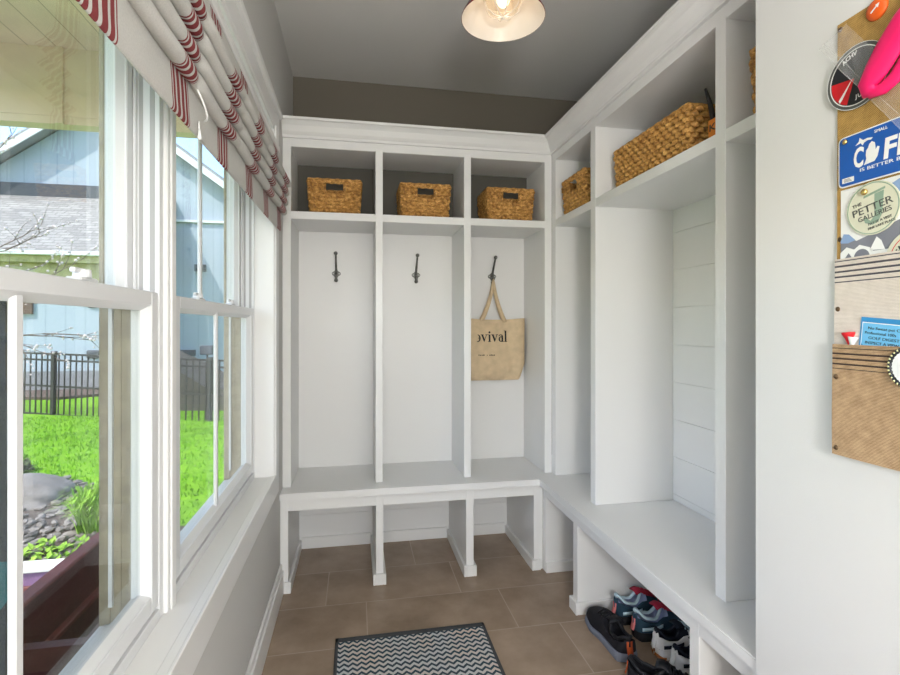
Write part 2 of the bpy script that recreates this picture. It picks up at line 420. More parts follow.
def make_window(n, y0, y1):
    w = thing('window_%d' % n, None, None, (-0.42, (y0+y1)/2, 0.62)); w['kind'] = 'structure'
    yc = (y0+y1)/2
    ym = yc if n == 1 else yc-0.055
    f = MB()
    for ya, yb, s in ((y0-0.022, y0, 1), (y1, y1+0.022, -1)):
        f.box(-0.50, -0.396, ya, yb, 0.622, 2.02, 0.001)              # side frame
        yi = y0 if s > 0 else y1
        for xa, xb in ((-0.442, -0.437), (-0.487, -0.480)):           # parting stops between the tracks
            f.box(xa, xb, yi, yi+s*0.010, 0.66, 2.02)
    f.box(-0.445, -0.396, y0, y1, 0.620, 0.644, 0.001)                # bottom stop
    f.box(-0.505, -0.435, y0, y1, 0.590, 0.622)
    f.box(-0.50, -0.396, y0, y1, 2.0, 2.02)
    fo_ = f.build('window_frame', M['sash'], w)
    f = MB()
    for yi, sg in ((y0, 1), (y1, -1)):
        for xa, xb in ((-0.434, -0.427), (-0.414, -0.405)):
            f.box(xa, xb, yi-0.0005*sg, yi+0.0012*sg, 1.292, 2.0)
    f.build('sash_track', M['track'], fo_)
    e = MB()                                                          # exterior brickmould
    for ya, yb in ((y0-0.03, y0+0.004), (y1-0.004, y1+0.03)):
        e.box(-0.507, -0.498, ya, yb, 0.60, 2.04, 0.002)
    e.box(-0.512, -0.498, y0-0.03, y1+0.03, 0.57, 0.600, 0.002)
    for xa, xb, dy in ((-0.500, -0.486, 0.006), (-0.478, -0.466, 0.004), (-0.456, -0.444, 0.006)):
        e.box(xa, xb, y0, y0+dy, 0.625, 1.262).box(xa, xb, y1-dy, y1, 0.625, 1.262)
    e.box(-0.500, -0.440, y0, y0+0.002, 0.625, 1.262).box(-0.500, -0.440, y1-0.002, y1, 0.625, 1.262)
    e.build('exterior_trim', M['ext_tan'], w)
    def sash(nm, xa, xb, z0, z1, bot, top, st=0.034):
        s = MB()
        s.box(xa, xb, y0+0.002, y0+st, z0, z1, 0.002).box(xa, xb, y1-st, y1-0.002, z0, z1, 0.002)
        s.box(xa, xb, y0+st, y1-st, z0, z0+bot, 0.002).box(xa, xb, y0+st, y1-st, z1-top, z1, 0.002)
        g = 0.010; xm = (xa+xb)/2                                      # sloped glazing bead
        ya, yb, za, zb = y0+st, y1-st, z0+bot, z1-top
        for (p, q) in (((ya, za), (yb, za)), ((yb, za), (yb, zb)), ((yb, zb), (ya, zb)), ((ya, zb), (ya, za))):
            def inn(a): return (ya+g if a[0] == ya else yb-g, za+g if a[1] == za else zb-g)
            pi, qi = inn(p), inn(q)
            s.prism([(xb-0.004, p[0], p[1]), (xb-0.004, q[0], q[1]), (xm+0.002, qi[0], qi[1]), (xm+0.002, pi[0], pi[1])], (-0.004, 0, 0))
        o = s.build(nm, M['sash'], w)
        MB().box(xm-0.002, xm+0.002, ya, yb, za, zb).build('pane', M['glass'], o)
        MB().box(xm+0.0025, xm+0.0125, ym-0.011, ym+0.007, za, zb, 0.003).build('muntin', M['sash'], o)
        return o
    lo = sash('lower_sash', -0.437, -0.398, 0.650, 1.292, 0.036, 0.028)
    up = sash('upper_sash', -0.480, -0.443, 1.262, 2.0, 0.030, 0.036)
    for yl in (yc-0.18, yc+0.18):
        k = MB().box(-0.436, -0.412, yl-0.028, yl+0.028, 1.292, 1.300, 0.003)
        k.lathe([(0.0, 0.012), (0.012, 0.012), (0.013, 0.0)], (-0.424, yl, 1.300), 16)
        k.box(-0.428, -0.420, yl-0.03, yl+0.004, 1.306, 1.314, 0.002)
        k.build('sash_lock', M['sash'], lo)
    return w
make_window(1, 0.286, 1.122)
make_window(2, 1.218, 2.090)

# ------------------------------------------------------------------ roman shade
def roman_shade():
    y0, y1 = 0.10, 2.150
    prof = [(-0.316, 1.940), (-0.312, 1.90), (-0.308, 1.84)]
    for k, zc in enumerate((1.790, 1.752, 1.712, 1.673)):             # four hanging folds
        dx = 0.0048*(3-k)
        prof += [(-0.304+dx, zc+0.030), (-0.291+dx, zc+0.022), (-0.281+dx, zc+0.008), (-0.279+dx, zc-0.006),
                 (-0.286+dx, zc-0.014), (-0.298+dx, zc-0.012), (-0.306+dx, zc-0.002)]
    prof += [(-0.303, 1.676), (-0.300, 1.64), (-0.299, 1.61), (-0.298, 1.590), (-0.300, 1.583), (-0.303, 1.586), (-0.304, 1.60)]
    def smooth(P, n):
        out = []
        for i in range(len(P)-1):
            p0, p1, p2, p3 = P[max(i-1, 0)], P[i], P[i+1], P[min(i+2, len(P)-1)]
            for k in range(n):
                u = k/n
                out.append(tuple(0.5*(2*p1[c]+(p2[c]-p0[c])*u+(2*p0[c]-5*p1[c]+4*p2[c]-p3[c])*u*u+(3*p1[c]-p0[c]-3*p2[c]+p3[c])*u**3) for c in (0, 1)))
        return out+[P[-1]]
    cords = [0.30, 0.645, 0.99, 1.335, 1.68, 2.02]
    prof = smooth(prof, 4)
    rows = []
    NY = 210
    for i in range(NY+1):
        y = y0+(y1-y0)*i/NY
        d = min(abs(y-c) for c in cords)
        pinch = math.exp(-(d/0.018)**2)
        sag = 0.5-0.5*math.cos((y-cords[0])*2*PI/0.345)
        row = []
        for j, (x, z) in enumerate(prof):
            zz = z + 0.022*max(0, (y-0.8))/1.3
            k = j/4
            if 3 <= k <= 30:
                zz += 0.004*pinch-0.005*sag
                x2 = x-(0.006*pinch if (x > -0.295) else 0)+0.0012*math.sin(y*11+k*0.4)
            else:
                x2 = x+0.0010*math.sin(y*9+z*20); zz += 0.0015*math.sin(y*6.3)
            row.append((x2, y, zz))
        rows.append(row)
    t = thing('roman_shade', 'white linen roman shade with red ticking stripes gathered above the window', 'window shade', (-0.30, 1.125, 1.58))
    mb = MB(); mb.grid(rows)
    o = mb.build('shade_fabric', M['shade'], t, smooth=True, normals=False)
    md = o.modifiers.new('thickness', 'SOLIDIFY'); md.thickness = 0.0016; md.offset = 0
    MB().box(-0.3195, -0.306, y0, y1, 1.930, 1.955, 0.003).build('head_rail', M['trim'], t)
    c = MB(); P = []
    for k in range(25):
        a = k/24
        P.append((-0.2745-0.010*abs(2*a-1)**2, 0.985+0.045*a, 1.655-0.040*a-0.014*math.sin(a*PI)))
    c.tube(P, 0.0018, 6)
    c.build('pull_cord', M['trim'], t, smooth=True)
    c = MB().tube([(-0.2925, 1.025, 1.598), (-0.2915, 1.025, 1.578)], [0.002, 0.004], 8)
    c.tube([(-0.2935, 1.025, 1.612), (-0.2925, 1.025, 1.596)], 0.0012, 6)
    c.build('cord_tassel', M['trim'], t, smooth=True)
roman_shade()
k = MB().lathe([(0.0, 0.018), (0.010, 0.017), (0.014, 0.010), (0.012, 0.0)], (XC, 2.165, 1.885), 16, 'x')
k.tube([(XC+0.012, 2.165, 1.885), (XC+0.020, 2.165, 1.868)], 0.004, 8)
single(k, 'cord_cleat', M['sash'], 'small round white cord holder on the window casing beside the shade', 'cord holder', smooth=True)

# ------------------------------------------------------------------ built-in lockers
def shiplap(mb, axis, pos, th, a0, a1, z0, z1, pitch=0.163, phase=0.0):
    """horizontal boards with narrow gaps; axis 'y': panel faces -Y at y=pos, 'x': faces -X at x=pos"""
    z = z0
    zs = [z0]
    k = math.ceil((z0-phase)/pitch)
    while phase+k*pitch < z1-0.02:
        if phase+k*pitch > z0+0.02: zs.append(phase+k*pitch)
        k += 1
    zs.append(z1)
    for za, zb in zip(zs, zs[1:]):
        g = 0.0006
        if axis == 'y': mb.box(a0, a1, pos, pos+th, za+g, zb-g, 0.0008)
        else: mb.box(pos, pos+th, a0, a1, za+g, zb-g, 0.0008)
    if axis == 'y': mb.box(a0, a1, pos+0.004, pos+th, z0, z1)
    else: mb.box(pos+0.004, pos+th, a0, a1, z0, z1)
    return mb

W_ = M['white']; BV = 0.0015
YLB, YCB = 2.80, 2.75
t = thing('locker_unit', 'white open locker unit on the back wall with three hooks and three baskets', 'built-in lockers', (0.33, 2.64, ZB))
U1a, U1b, U2a, U2b, ULi, URi = 0.094, 0.129, 0.535, 0.571, -0.302, 0.963
MB().box(XL+0.0005, ULi, YU, YLB, ZB, ZTR, BV).build('side_panel', W_, t)
MB().box(URi, XU, YU, YLB, ZB, ZTR, BV).build('side_panel', W_, t)
MB().box(U1a, U1b, YU, YLB, ZB, ZCT+0.01, BV).build('divider', W_, t)
MB().box(U2a, U2b, YU, YLB, ZB, ZCT+0.01, BV).build('divider', W_, t)
MB().box(ULi-0.01, URi+0.01, YU+0.001, YLB, ZSB, ZST, BV).build('shelf', W_, t)
MB().box(ULi-0.01, URi+0.01, YU+0.001, YLB, ZCT, ZTR, BV).build('top_panel', W_, t)
MB().box(XL+0.0005, XU, YLB, YLB+0.02, ZB, ZSB+0.02).build('back_panel', W_, t)
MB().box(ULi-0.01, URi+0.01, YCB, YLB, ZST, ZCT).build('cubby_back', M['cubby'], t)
CORN = [(0.0, ZTR), (0.010, ZTR), (0.010, ZTR+0.012), (0.014, ZTR+0.016), (0.022, ZTR+0.026), (0.034, ZTR+0.050), (0.050, ZTR+0.066), (0.060, ZTR+0.070), (0.060, ZCR), (0.0, ZCR)]
MB2 = MB()
MB2.grid([[(XL+0.0005, YU-d, z) for d, z in CORN], [(XU-d, YU-d, z) for d, z in CORN]], close_v=True)
MB2.box(XL+0.0005, XU, YU, YLB, ZCR-0.015, ZCR-0.001)
MB2.box(XL+0.0005, XU, YU, YU+0.02, ZTR, ZCR-0.002)
MB2.build('cornice', W_, t)

XLB, XCB = 1.369, 1.345
t = thing('locker_unit', 'white open locker unit on the right wall with one wide bay and the long basket', 'built-in lockers', (1.18, 1.72, ZB))
YE = YEND+0.0005
MB().box(XU, XBACK, 2.42, YU-0.0005, ZB, ZTR, BV).build('side_panel', W_, t)
MB().box(XU, XLB, 1.985, 2.031, ZB, ZCT+0.01, BV).build('divider', W_, t)
MB().box(XU, XLB, 1.2205, 1.2613, ZB, ZCT+0.01, BV).build('divider', W_, t)
MB().box(XU, XLB, YE, YE+0.012, ZB, ZCT+0.01, BV).build('side_panel', W_, t)
MB().box(XU+0.001, XLB, YE, 2.43, ZSB, ZST, BV).build('shelf', W_, t)
MB().box(XU+0.001, XLB, YE, 2.43, ZCT, ZTR, BV).build('top_panel', W_, t)
shiplap(MB(), 'x', XLB, 0.02, YE, 2.42, ZB, ZSB+0.02).build('back_panel', W_, t)
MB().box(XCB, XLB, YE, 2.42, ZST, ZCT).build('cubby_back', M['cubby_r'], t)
q = MB()
q.grid([[(XU-d, YE, z) for d, z in CORN], [(XU-d, YU-d-0.0005, z) for d, z in CORN]], close_v=True)
q.box(XU, XLB, YE, YU, ZCR-0.015, ZCR-0.001)
q.box(XU, XU+0.02, YE, YU, ZTR, ZCR-0.002)
q.build('cornice', W_, t)

# continuous L-shaped bench top
q = MB()
L_ = [(XL+0.0005, YB), (XR, YB), (XR, YE), (XLB+0.02, YE), (XLB+0.02, YLB+0.02), (XL+0.0005, YLB+0.02)]
q.prism([(x, y, ZB-0.032) for x, y in L_], (0, 0, 0.0318))
bmesh.ops.bevel(q.bm, geom=q.bm.edges[:], offset=0.003, segments=2, affect='EDGES')
single(q, 'bench_seat', W_, 'white L-shaped bench top running along the back and right lockers', 'bench')

# shoe cubby bases below the bench
def wrap_base(mb, x0, x1, y0, y1, h=0.052, th=0.013, sides='xXy'):
    if 'x' in sides: mb.box(x0-th, x0, y0-(th if 'y' in sides else 0), y1, 0, h, 0.002)
    if 'X' in sides: mb.box(x1, x1+th, y0-(th if 'y' in sides else 0), y1, 0, h, 0.002)
    if 'y' in sides: mb.box(x0, x1, y0-th, y0, 0, h, 0.002)
    return mb
YF = YB+0.025; XF = XR+0.025
ZR = ZB-0.0325
t = thing('shoe_cubby', 'white row of three empty shoe cubbies under the back bench', 'shoe cubby', (0.29, 2.63, 0))
MB().box(XL+0.0005, -0.305, YF, YBACK, 0, ZR, BV).build('side_panel', W_, t)
MB().box(0.093, 0.128, YF, 2.86, 0, ZR, BV).build('divider', W_, t)
MB().box(0.530, 0.568, YF, 2.86, 0, ZR, BV).build('divider', W_, t)
MB().box(0.878, XF, YF, 2.86, 0, ZR, BV).build('side_panel', W_, t)
MB().box(-0.31, 0.885, YF+0.001, YF+0.02, ZLT, ZR, BV).build('rail', W_, t)
shiplap(MB(), 'y', 2.862, 0.017, -0.305, 0.90, 0, ZR, 0.15, 0.03).build('back_panel', W_, t)
q = MB()
wrap_base(q, XL+0.0165, -0.305, YF, 2.85, sides='X'); q.box(XL+0.017, -0.292, YF-0.013, YF, 0, 0.052, 0.002)
q.build('baseboard', W_, t)
wrap_base(MB(), 0.093, 0.128, YF, 2.85).build('baseboard', W_, t)
wrap_base(MB(), 0.530, 0.568, YF, 2.85).build('baseboard', W_, t)
wrap_base(MB(), 0.878, XF-0.014, YF, 2.85, sides='xy').build('baseboard', W_, t)
q = MB()
for a, b in ((-0.292, 0.080), (0.141, 0.517), (0.581, 0.865)): q.box(a, b, 2.850, 2.862, 0, 0.062, 0.002)
q.build('baseboard', W_, t)

t = thing('shoe_cubby', 'white row of shoe cubbies under the right bench holding sneakers', 'shoe cubby', (1.15, 1.7, 0))
MB().box(XF, XLB, 2.3625, YF-0.0005, 0, ZR, BV).build('side_panel', W_, t)
MB().box(XF, XLB, 1.996, 2.040, 0, ZR, BV).build('divider', W_, t)
MB().box(XF, XLB, 1.228, 1.268, 0, ZR, BV).build('divider', W_, t)
MB().box(XF+0.001, XF+0.02, YE, 2.37, ZLT, ZR, BV).build('rail', W_, t)
shiplap(MB(), 'x', 1.371, 0.017, YE, YF-0.001, 0, ZR, 0.15, 0.03).build('back_panel', W_, t)
MB().box(XF-0.0, XLB, 2.3495, 2.3625, 0, 0.052, 0.002).build('baseboard', W_, t)
for a, b in ((1.996, 2.040), (1.228, 1.268)):
    q = MB().box(XF-0.013, XF, a-0.013, b+0.013, 0, 0.052, 0.002).box(XF, 1.36, a-0.013, a, 0, 0.052, 0.002).box(XF, 1.36, b, b+0.013, 0, 0.052, 0.002)
    q.build('baseboard', W_, t)

# ------------------------------------------------------------------ coat hooks
def coat_hook():
    t = thing('coat_hook', 'x', 'coat hook', (0, 0, 0), 'coat hooks in the back lockers')
    p = MB()
    pts = []
    for k in range(36):                                               # plate outline with two screw lobes
        a = 2*PI*k/36
        r = 0.014+0.010*abs(math.cos(a))**4+0.008*abs(math.sin(a))**6*(1 if math.sin(a) > 0 else 1.2)
        pts.append((r*math.cos(a), 0, r*math.sin(a)+0.045))
    p.prism(pts, (0, -0.005, 0))
    bp_ = p.build('base_plate', M['iron'], t)
    for s in (-1, 1):
        MB().ball((s*0.016, -0.006, 0.045), 0.0050, sy=0.5).build('screw', M['screw'], bp_, smooth=True)
    u = MB(); P = []; R = []
    for k in range(15):
        a = k/14
        P.append((0, -0.004-0.078*a**1.4-0.006*math.sin(a*PI), 0.040+0.104*a)); R.append(0.0072-0.0030*a)
    u.tube(P, R, 10); u.ball((0, -0.083, 0.145), 0.0105)
    u.build('upper_hook', M['iron'], t, smooth=True)
    l = MB(); P = []
    for k in range(15):
        a = k/14
        P.append((0, -0.004-0.034*math.sin(a*PI*0.62), 0.040-0.034*math.sin(a*PI*0.85)))
    l.tube(P, [0.008-0.002*k/14 for k in range(15)], 10); l.ball((P[-1][0], P[-1][1]-0.001, P[-1][2]+0.006), 0.0100)
    l.ball((0, -0.02, 0.008), 0.0105)
    l.build('lower_hook', M['iron'], t, smooth=True)
    return t
h0 = coat_hook()
for i, (x, lab) in enumerate(((-0.105, 'empty dark metal coat hook in the left locker next to the window'),
                              (0.330, 'empty dark metal coat hook in the middle locker'),
                              (0.770, 'dark metal coat hook holding the canvas tote bag'))):
    h = h0 if i == 0 else copy_tree(h0)
    h.location = (x, YLB-0.0005, 1.462); h['label'] = lab

# ------------------------------------------------------------------ tote bag
def tote():
    t = thing('tote_bag', 'natural canvas tote bag with black lettering hanging in the right-hand back locker', 'tote bag', (0.77, 2.74, 0.905))
    xl, xr, zt, zb = 0.592, 0.952, 1.268, 0.915
    NX, NZ = 36, 30
    def pt(i, j, side):
        u, v = i/NX, j/NZ
        x = xl+(xr-xl)*u
        z = zb+(zt-zb)*v
        wob = 0.006*math.sin(u*9+v*2)+0.004*math.sin(u*21+v*9)*(1-v)
        e = (1-(2*u-1)**8)*(1-(1-v)**10)
        belly = 0.028*(1-v)**0.7*e+0.010*e
        # rounded bottom corners
        cu = max(0, abs(2*u-1)-0.78)/0.22; cv = max(0, 0.20-v)/0.20
        z += 0.040*(cu**2)*(1-v)**3
        x -= (0.018*cu*cv)*(1 if u > .5 else -1)
        # crumple at the lower right
        dent = math.exp(-((u-0.78)/0.05)**2-((v-0.18)/0.14)**2)*0.014
        y = 2.757 - side*(belly-dent) + wob*side*0.6
        z += 0.010*math.sin(u*PI)*(-1 if v > .9 else 0)*v
        return (x, y, z)
    b = MB()
    fr = [[pt(i, j, 1) for j in range(NZ+1)] for i in range(NX+1)]
    bk = [[pt(i, j, -0.45) for j in range(NZ+1)] for i in range(NX+1)]
    b.grid(fr); b.grid(bk)
    # stitch side and bottom edges
    b.grid([[fr[0][j] for j in range(NZ+1)], [bk[0][j] for j in range(NZ+1)]])
    b.grid([[fr[NX][j] for j in range(NZ+1)], [bk[NX][j] for j in range(NZ+1)]])
    b.grid([[fr[i][0] for i in range(NX+1)], [bk[i][0] for i in range(NX+1)]])
    o = b.build('bag_body', M['canvas'], t, smooth=True, doubles=True)
    # straps: flat webbing over the hook
    for side, yb, dy in ((1, 2.744, -0.004), (-1, 2.763, 0.004)):
        s = MB(); rows = []
        for k in range(31):
            a = k/30
            x = 0.692+(0.832-0.692)*a
            hgt = 1-abs(2*a-1)**1.25
            z = 1.245+(1.489-1.245)*hgt
            x = 0.766+(x-0.766)*(1-0.88*hgt**0.95)
            y = yb + (2.769-yb)*hgt*0.9 - 0.016*math.sin(hgt*PI/2) + dy*0.5
            if k in (0, 30): pass
            # width direction follows the curve
            tx = -1 if a < .5 else 1
            wv = Vector((1.0, 0, 0.15*tx)).normalized()*0.0125*(1-0.45*hgt)
            if hgt > 0.93: wv = Vector((0.3*(1 if a < .5 else 1), -0.9, 0)).normalized()*0.009
            rows.append([(x-wv.x, y-wv.y, z-wv.z), (x+wv.x, y+wv.y, z+wv.z)])
        s.grid(rows)
        so = s.build('strap', M['canvas'], t, smooth=True)
        md = so.modifiers.new('thickness', 'SOLIDIFY'); md.thickness = 0.002
    # lettering (heavy serif), sitting just on the cloth
    def front_y(x, z):
        u = (x-xl)/(xr-xl); v = (z-zb)/(zt-zb)
        i = max(0, min(NX-1, u*NX)); j = max(0, min(NZ-1, v*NZ))
        return min(pt(i+a, j+b_, 1)[1] for a in (-.6, 0, .6) for b_ in (-.6, 0, .6))-0.0012
    g = MB()
    def poly(pts, ox, oz, s):
        P3 = [(ox+s*a, front_y(ox+s*a, oz+s*c), oz+s*c) for a, c in pts]
        g.prism(P3, (0, 0.0006, 0))
    def serif(x0, x1, z, ox, oz, s): poly([(x0, z), (x1, z), (x1, z+0.07), (x0, z+0.07)], ox, oz, s)
    def vee(ox, oz, s):
        poly([(0.06, 1.0), (0.32, 1.0), (0.62, 0.25), (0.50, 0.0), (0.44, 0.0)], ox, oz, s)
        poly([(0.78, 1.0), (0.88, 1.0), (0.50, 0.0), (0.47, 0.08)], ox, oz, s)
        serif(-0.02, 0.42, 0.96, ox, oz, s); serif(0.66, 1.0, 0.96, ox, oz, s)
    def stem(ox, oz, s, top): poly([(0.10, 0), (0.34, 0), (0.34, top), (0.10, top)], ox, oz, s); serif(0.0, 0.44, -0.02, ox, oz, s); serif(-0.02, 0.2, top-0.05, ox, oz, s)
    def ringpoly(ox, oz, s, cx, cz, rx, rz, irx, irz, a0=0, a1=2*PI):
        n = 14
        for k in range(n):
            a, b_ = a0+(a1-a0)*k/n, a0+(a1-a0)*(k+1)/n
            poly([(cx+rx*math.cos(a), cz+rz*math.sin(a)), (cx+rx*math.cos(b_), cz+rz*math.sin(b_)), (cx+irx*math.cos(b_), cz+irz*math.sin(b_)), (cx+irx*math.cos(a), cz+irz*math.sin(a))], ox, oz, s)
    s = 0.0400; oz = 1.134; x = 0.675
    ringpoly(x-0.022, oz, s, 0.42, 0.5, 0.42, 0.53, 0.20, 0.43, -1.9, 1.6); poly([(0.5, .48), (0.84, .48), (0.84, .58), (0.5, .58)], x-0.022, oz, s)
    x = 0.6875; vee(x, oz, s); x += 0.0415; stem(x, oz, s, 1.0); ringpoly(x, oz, s, 0.22, 1.32, 0.14, 0.14, 0.0, 0.0); x += 0.0195
    vee(x, oz, s); x += 0.0415
    ringpoly(x, oz, s, 0.36, 0.36, 0.34, 0.38, 0.14, 0.28); stem(x+0.0145, oz, s, 0.85); ringpoly(x, oz, s, 0.36, 0.72, 0.34, 0.32, 0.20, 0.24, 0, 2.8); x += 0.0345
    stem(x, oz, s, 1.55)
    g.build('lettering', M['ink'], t); g = MB(); z2 = 1.056
    for k, (a, w) in enumerate(((0, .005), (.007, .006), (.0145, .005), (.021, .007), (.0385, .003), (.050, .006), (.0575, .005), (.064, .006), (.0715, .006))):
        xx = 0.674+a*1.22; hh = 0.0075 if k % 3 else 0.0095
        yy = front_y(xx, z2); g.box(xx, xx+w, yy, yy+0.0006, z2, z2+hh*0.75)
    g.build('small_print', M['ink'], t)
tote()

# ------------------------------------------------------------------ woven baskets
def basket(name, label, L, D, H, group=None, handles='front', taper=0.012):
    """local frame: width along x, front face at -y, base at z=0"""
    t = thing(name, label, 'basket', (0, 0, 0), group)
    rows = max(6, round(H/0.0165)); rh = H/rows
    def per(l, d, n_c=5):
        r = 0.009; P = []
        for cx, cy, a0 in ((l/2-r, -d/2+r, -PI/2), (l/2-r, d/2-r, 0), (-l/2+r, d/2-r, PI/2), (-l/2+r, -d/2+r, PI)):
            for k in range(n_c):
                a = a0+PI/2*k/(n_c-1); P.append((cx+r*math.cos(a), cy+r*math.sin(a)))
        out = []; step = 0.0068
        for i in range(len(P)):
            a, b = Vector(P[i]), Vector(P[(i+1) % len(P)])
            n = max(1, round((b-a).length/step))
            for k in range(n): out.append(a+(b-a)*k/n)
        return out
    b = MB()
    hw = 0.045
    for r in range(rows):
        f = (r+0.5)/rows
        P = per(L-taper*2*(1-f), D-taper*2*(1-f))
        n = len(P); m = 4
        waves = max(8, round(n*0.0068/0.036))
        rings = []
        for i, p in enumerate(P):
            tdir = (P[(i+1) % n]-P[i-1]).normalized(); nrm = Vector((tdir.y, -tdir.x))
            ph = 2*PI*waves*i/n+PI*(r % 2)
            bul = 0.0042*math.sin(ph); tw = 0.0034*math.cos(ph)
            c = Vector((p.x, p.y, 0))+Vector((nrm.x, nrm.y, 0))*bul
            ring = []
            for a in range(7):
                th = 2*PI*a/7
                rr = 0.0062*(1+0.16*math.sin(ph+th))
                off = nrm*(math.cos(th)*rr)
                ring.append((c.x+off.x, c.y+off.y, (r+0.5)*rh+tw*math.cos(th)+math.sin(th)*rh*0.60))
            rings.append(ring)
        skip = handles == 'front' and rows-4 <= r < rows-1
        if skip:                                                      # hand hole: leave the rope out at the front centre
            keep = [not (abs(p.x) < hw and p.y < 0) for p in P]
            st = next(i for i in range(n) if keep[i] and not keep[i-1])
            seq = []
            i = st
            while keep[i % n] and len(seq) < n: seq.append(rings[i % n]); i += 1
            vs = b.grid(seq, close_v=True)
            b._mark([b.bm.faces.new(vs[0][::-1]), b.bm.faces.new(vs[-1])])
        else:
            b.grid(rings, close_u=True, close_v=True)
    b.build('basket_body', M['straw'], t, smooth=True)
    P = per(L, D); n = len(P)
    rim = MB().tube([(p.x, p.y, H+0.001+0.0012*math.sin(i*0.9)) for i, p in enumerate(P)], 0.0066, 8, closed=True)
    rim.build('rim', M['straw'], t, smooth=True)
    l2, d2 = L-2*taper-0.01, D-2*taper-0.01
    MB().box(-l2/2, l2/2, -d2/2, d2/2, 0.001, 0.009).build('base', M['straw'], t)
    if handles == 'front':
        hd = MB(); z0, z1 = H-4*rh, H-rh
        hd.tube([(-hw, -D/2+0.002, z1), (-hw, -D/2+0.004, z0+0.002), (0, -D/2+0.004, z0), (hw, -D/2+0.004, z0+0.002), (hw, -D/2+0.002, z1)], 0.0045, 7)
        hd.build('handle_edge', M['straw'], t, smooth=True)
    return t
BG = 'small baskets in the top cubbies'
b0 = basket('woven_basket', 'woven seagrass basket in the top left back cubby, nearest the window', 0.250, 0.215, 0.170, BG)
b0.location = (-0.103, 2.6125+0.02, ZST+0.0005)
for x, y, rz, lab in ((0.348, 2.632, 0.0, 'woven seagrass basket in the middle back cubby above the middle hook'),
                      (0.798, 2.632, 0.0, 'woven seagrass basket in the back cubby above the tote bag')):
    c = copy_tree(b0); c.location = (x, y, ZST+0.0005); c.rotation_euler = (0, 0, rz); c['label'] = lab
c = copy_tree(b0); c.location = (1.130, 2.258, ZST+0.0005); c.rotation_euler = (0, 0, -PI/2)
c['label'] = 'woven seagrass basket in the small right cubby next to the corner'
bl = basket('woven_basket', 'long woven seagrass basket in the wide cubby on the right', 0.475, 0.235, 0.172, None, 'none')
bl.location = (1.175, 1.692, ZST+0.0005); bl.rotation_euler = (0, 0, -PI/2)
c = copy_tree(b0); c.location = (1.138, 1.090, ZST+0.0005); c.rotation_euler = (0, 0, -PI/2); c.scale = (0.60, 1, 1.06)
c['label'] = 'woven basket in the narrow cubby half hidden by the right wall'

# orange box and dark strap beside the long basket
M['orange'] = mat('orange_cardboard', (0.80, 0.25, 0.02), 0.5, noise=0.1)
t = thing('orange_box', 'small orange box with dark lettering standing beside the long basket', 'box', (1.12, 1.335, ZST))
MB().box(1.065, 1.165, 1.270, 1.372, ZST+0.0005, ZST+0.086, 0.002).build('carton', M['orange'], t)
q = MB(); R_ = Matrix(((0,0,-1,1.0648),(-1,0,0,1.368),(0,1,0,ZST+0.050),(0,0,0,1)))
fit_text(q, 'KIDS', 0.09, 0.020, R_, bold=0.02)
q.build('lettering', M['brown_ink'], t)
M['black_rubber'] = mat('black_rubber', (0.012, 0.012, 0.013), 0.5)
M['green'] = mat('green_plastic', (0.12, 0.42, 0.14), 0.5)
t = thing('umbrella_handle', 'black curved handle with a green tip sticking up behind the orange box', 'handle', (1.20, 1.35, ZST))
MB().tube([(1.105, 1.390, ZST+0.0075), (1.103, 1.390, ZST+0.07), (1.100, 1.394, ZST+0.11), (1.098, 1.406, ZST+0.16), (1.096, 1.424, ZST+0.212)], [0.009, 0.009, 0.009, 0.007, 0.004], 10).build('grip', M['black_rubber'], t, smooth=True)
MB().tube([(1.125, 1.388, ZST+0.0065), (1.118, 1.386, ZST+0.10), (1.110, 1.388, ZST+0.165)], 0.0055, 8).build('tip', M['green'], t, smooth=True)

# ------------------------------------------------------------------ ceiling lamp
M['lamp_red'] = mat('dark_red_enamel', (0.16, 0.02, 0.022), 0.25)
M['lamp_white'] = mat('white_enamel', (0.85, 0.80, 0.74), 0.2)
M['bulb'] = mat('glowing_bulb', (1, 0.9, 0.75), 0.3, emit=(1.0, 0.80, 0.55), estr=1.6)
M['cage_glass'] = glass_mat('lamp_glass', (1.0, 0.97, 0.92), 0.1)
LX, LY, LZ = 0.482, 1.612, 2.252
t = thing('ceiling_lamp', 'red barn-style ceiling lamp with a white inside and a caged glowing bulb', 'ceiling lamp', (LX, LY, ZC))
MB().lathe([(0.0, ZC-0.001), (0.065, ZC-0.001), (0.065, ZC-0.018), (0.05, ZC-0.028), (0.0, ZC-0.028)], (LX, LY, 0), 32).build('canopy', M['lamp_red'], t, smooth=True)
MB().tube([(LX, LY, ZC-0.02), (LX, LY, LZ+0.15)], 0.012, 12).build('stem', M['lamp_red'], t, smooth=True)
MB().lathe([(0.0, 0.165), (0.030, 0.162), (0.036, 0.145), (0.038, 0.115), (0.070, 0.098), (0.105, 0.062), (0.128, 0.020), (0.139, 0.0), (0.1395, -0.003), (0.138, -0.003)], (LX, LY, LZ), 48).build('lamp_shade', M['lamp_red'], t, smooth=True)
ls_ = bpy.data.objects['lamp_shade']
MB().lathe([(0.138, -0.003), (0.1365, 0.0), (0.126, 0.020), (0.103, 0.059), (0.069, 0.094), (0.036, 0.110), (0.0, 0.112)], (LX, LY, LZ), 48).build('shade_lining', M['lamp_white'], ls_, smooth=True)
MB().ball((LX, LY, LZ+0.066), 0.024, sz=1.35).build('bulb', M['bulb'], t, smooth=True)
MB().lathe([(0.0, 0.004), (0.028, 0.010), (0.050, 0.026), (0.060, 0.052), (0.060, 0.098)], (LX, LY, LZ), 24).build('glass_jar', M['cage_glass'], t, smooth=True)
q = MB()
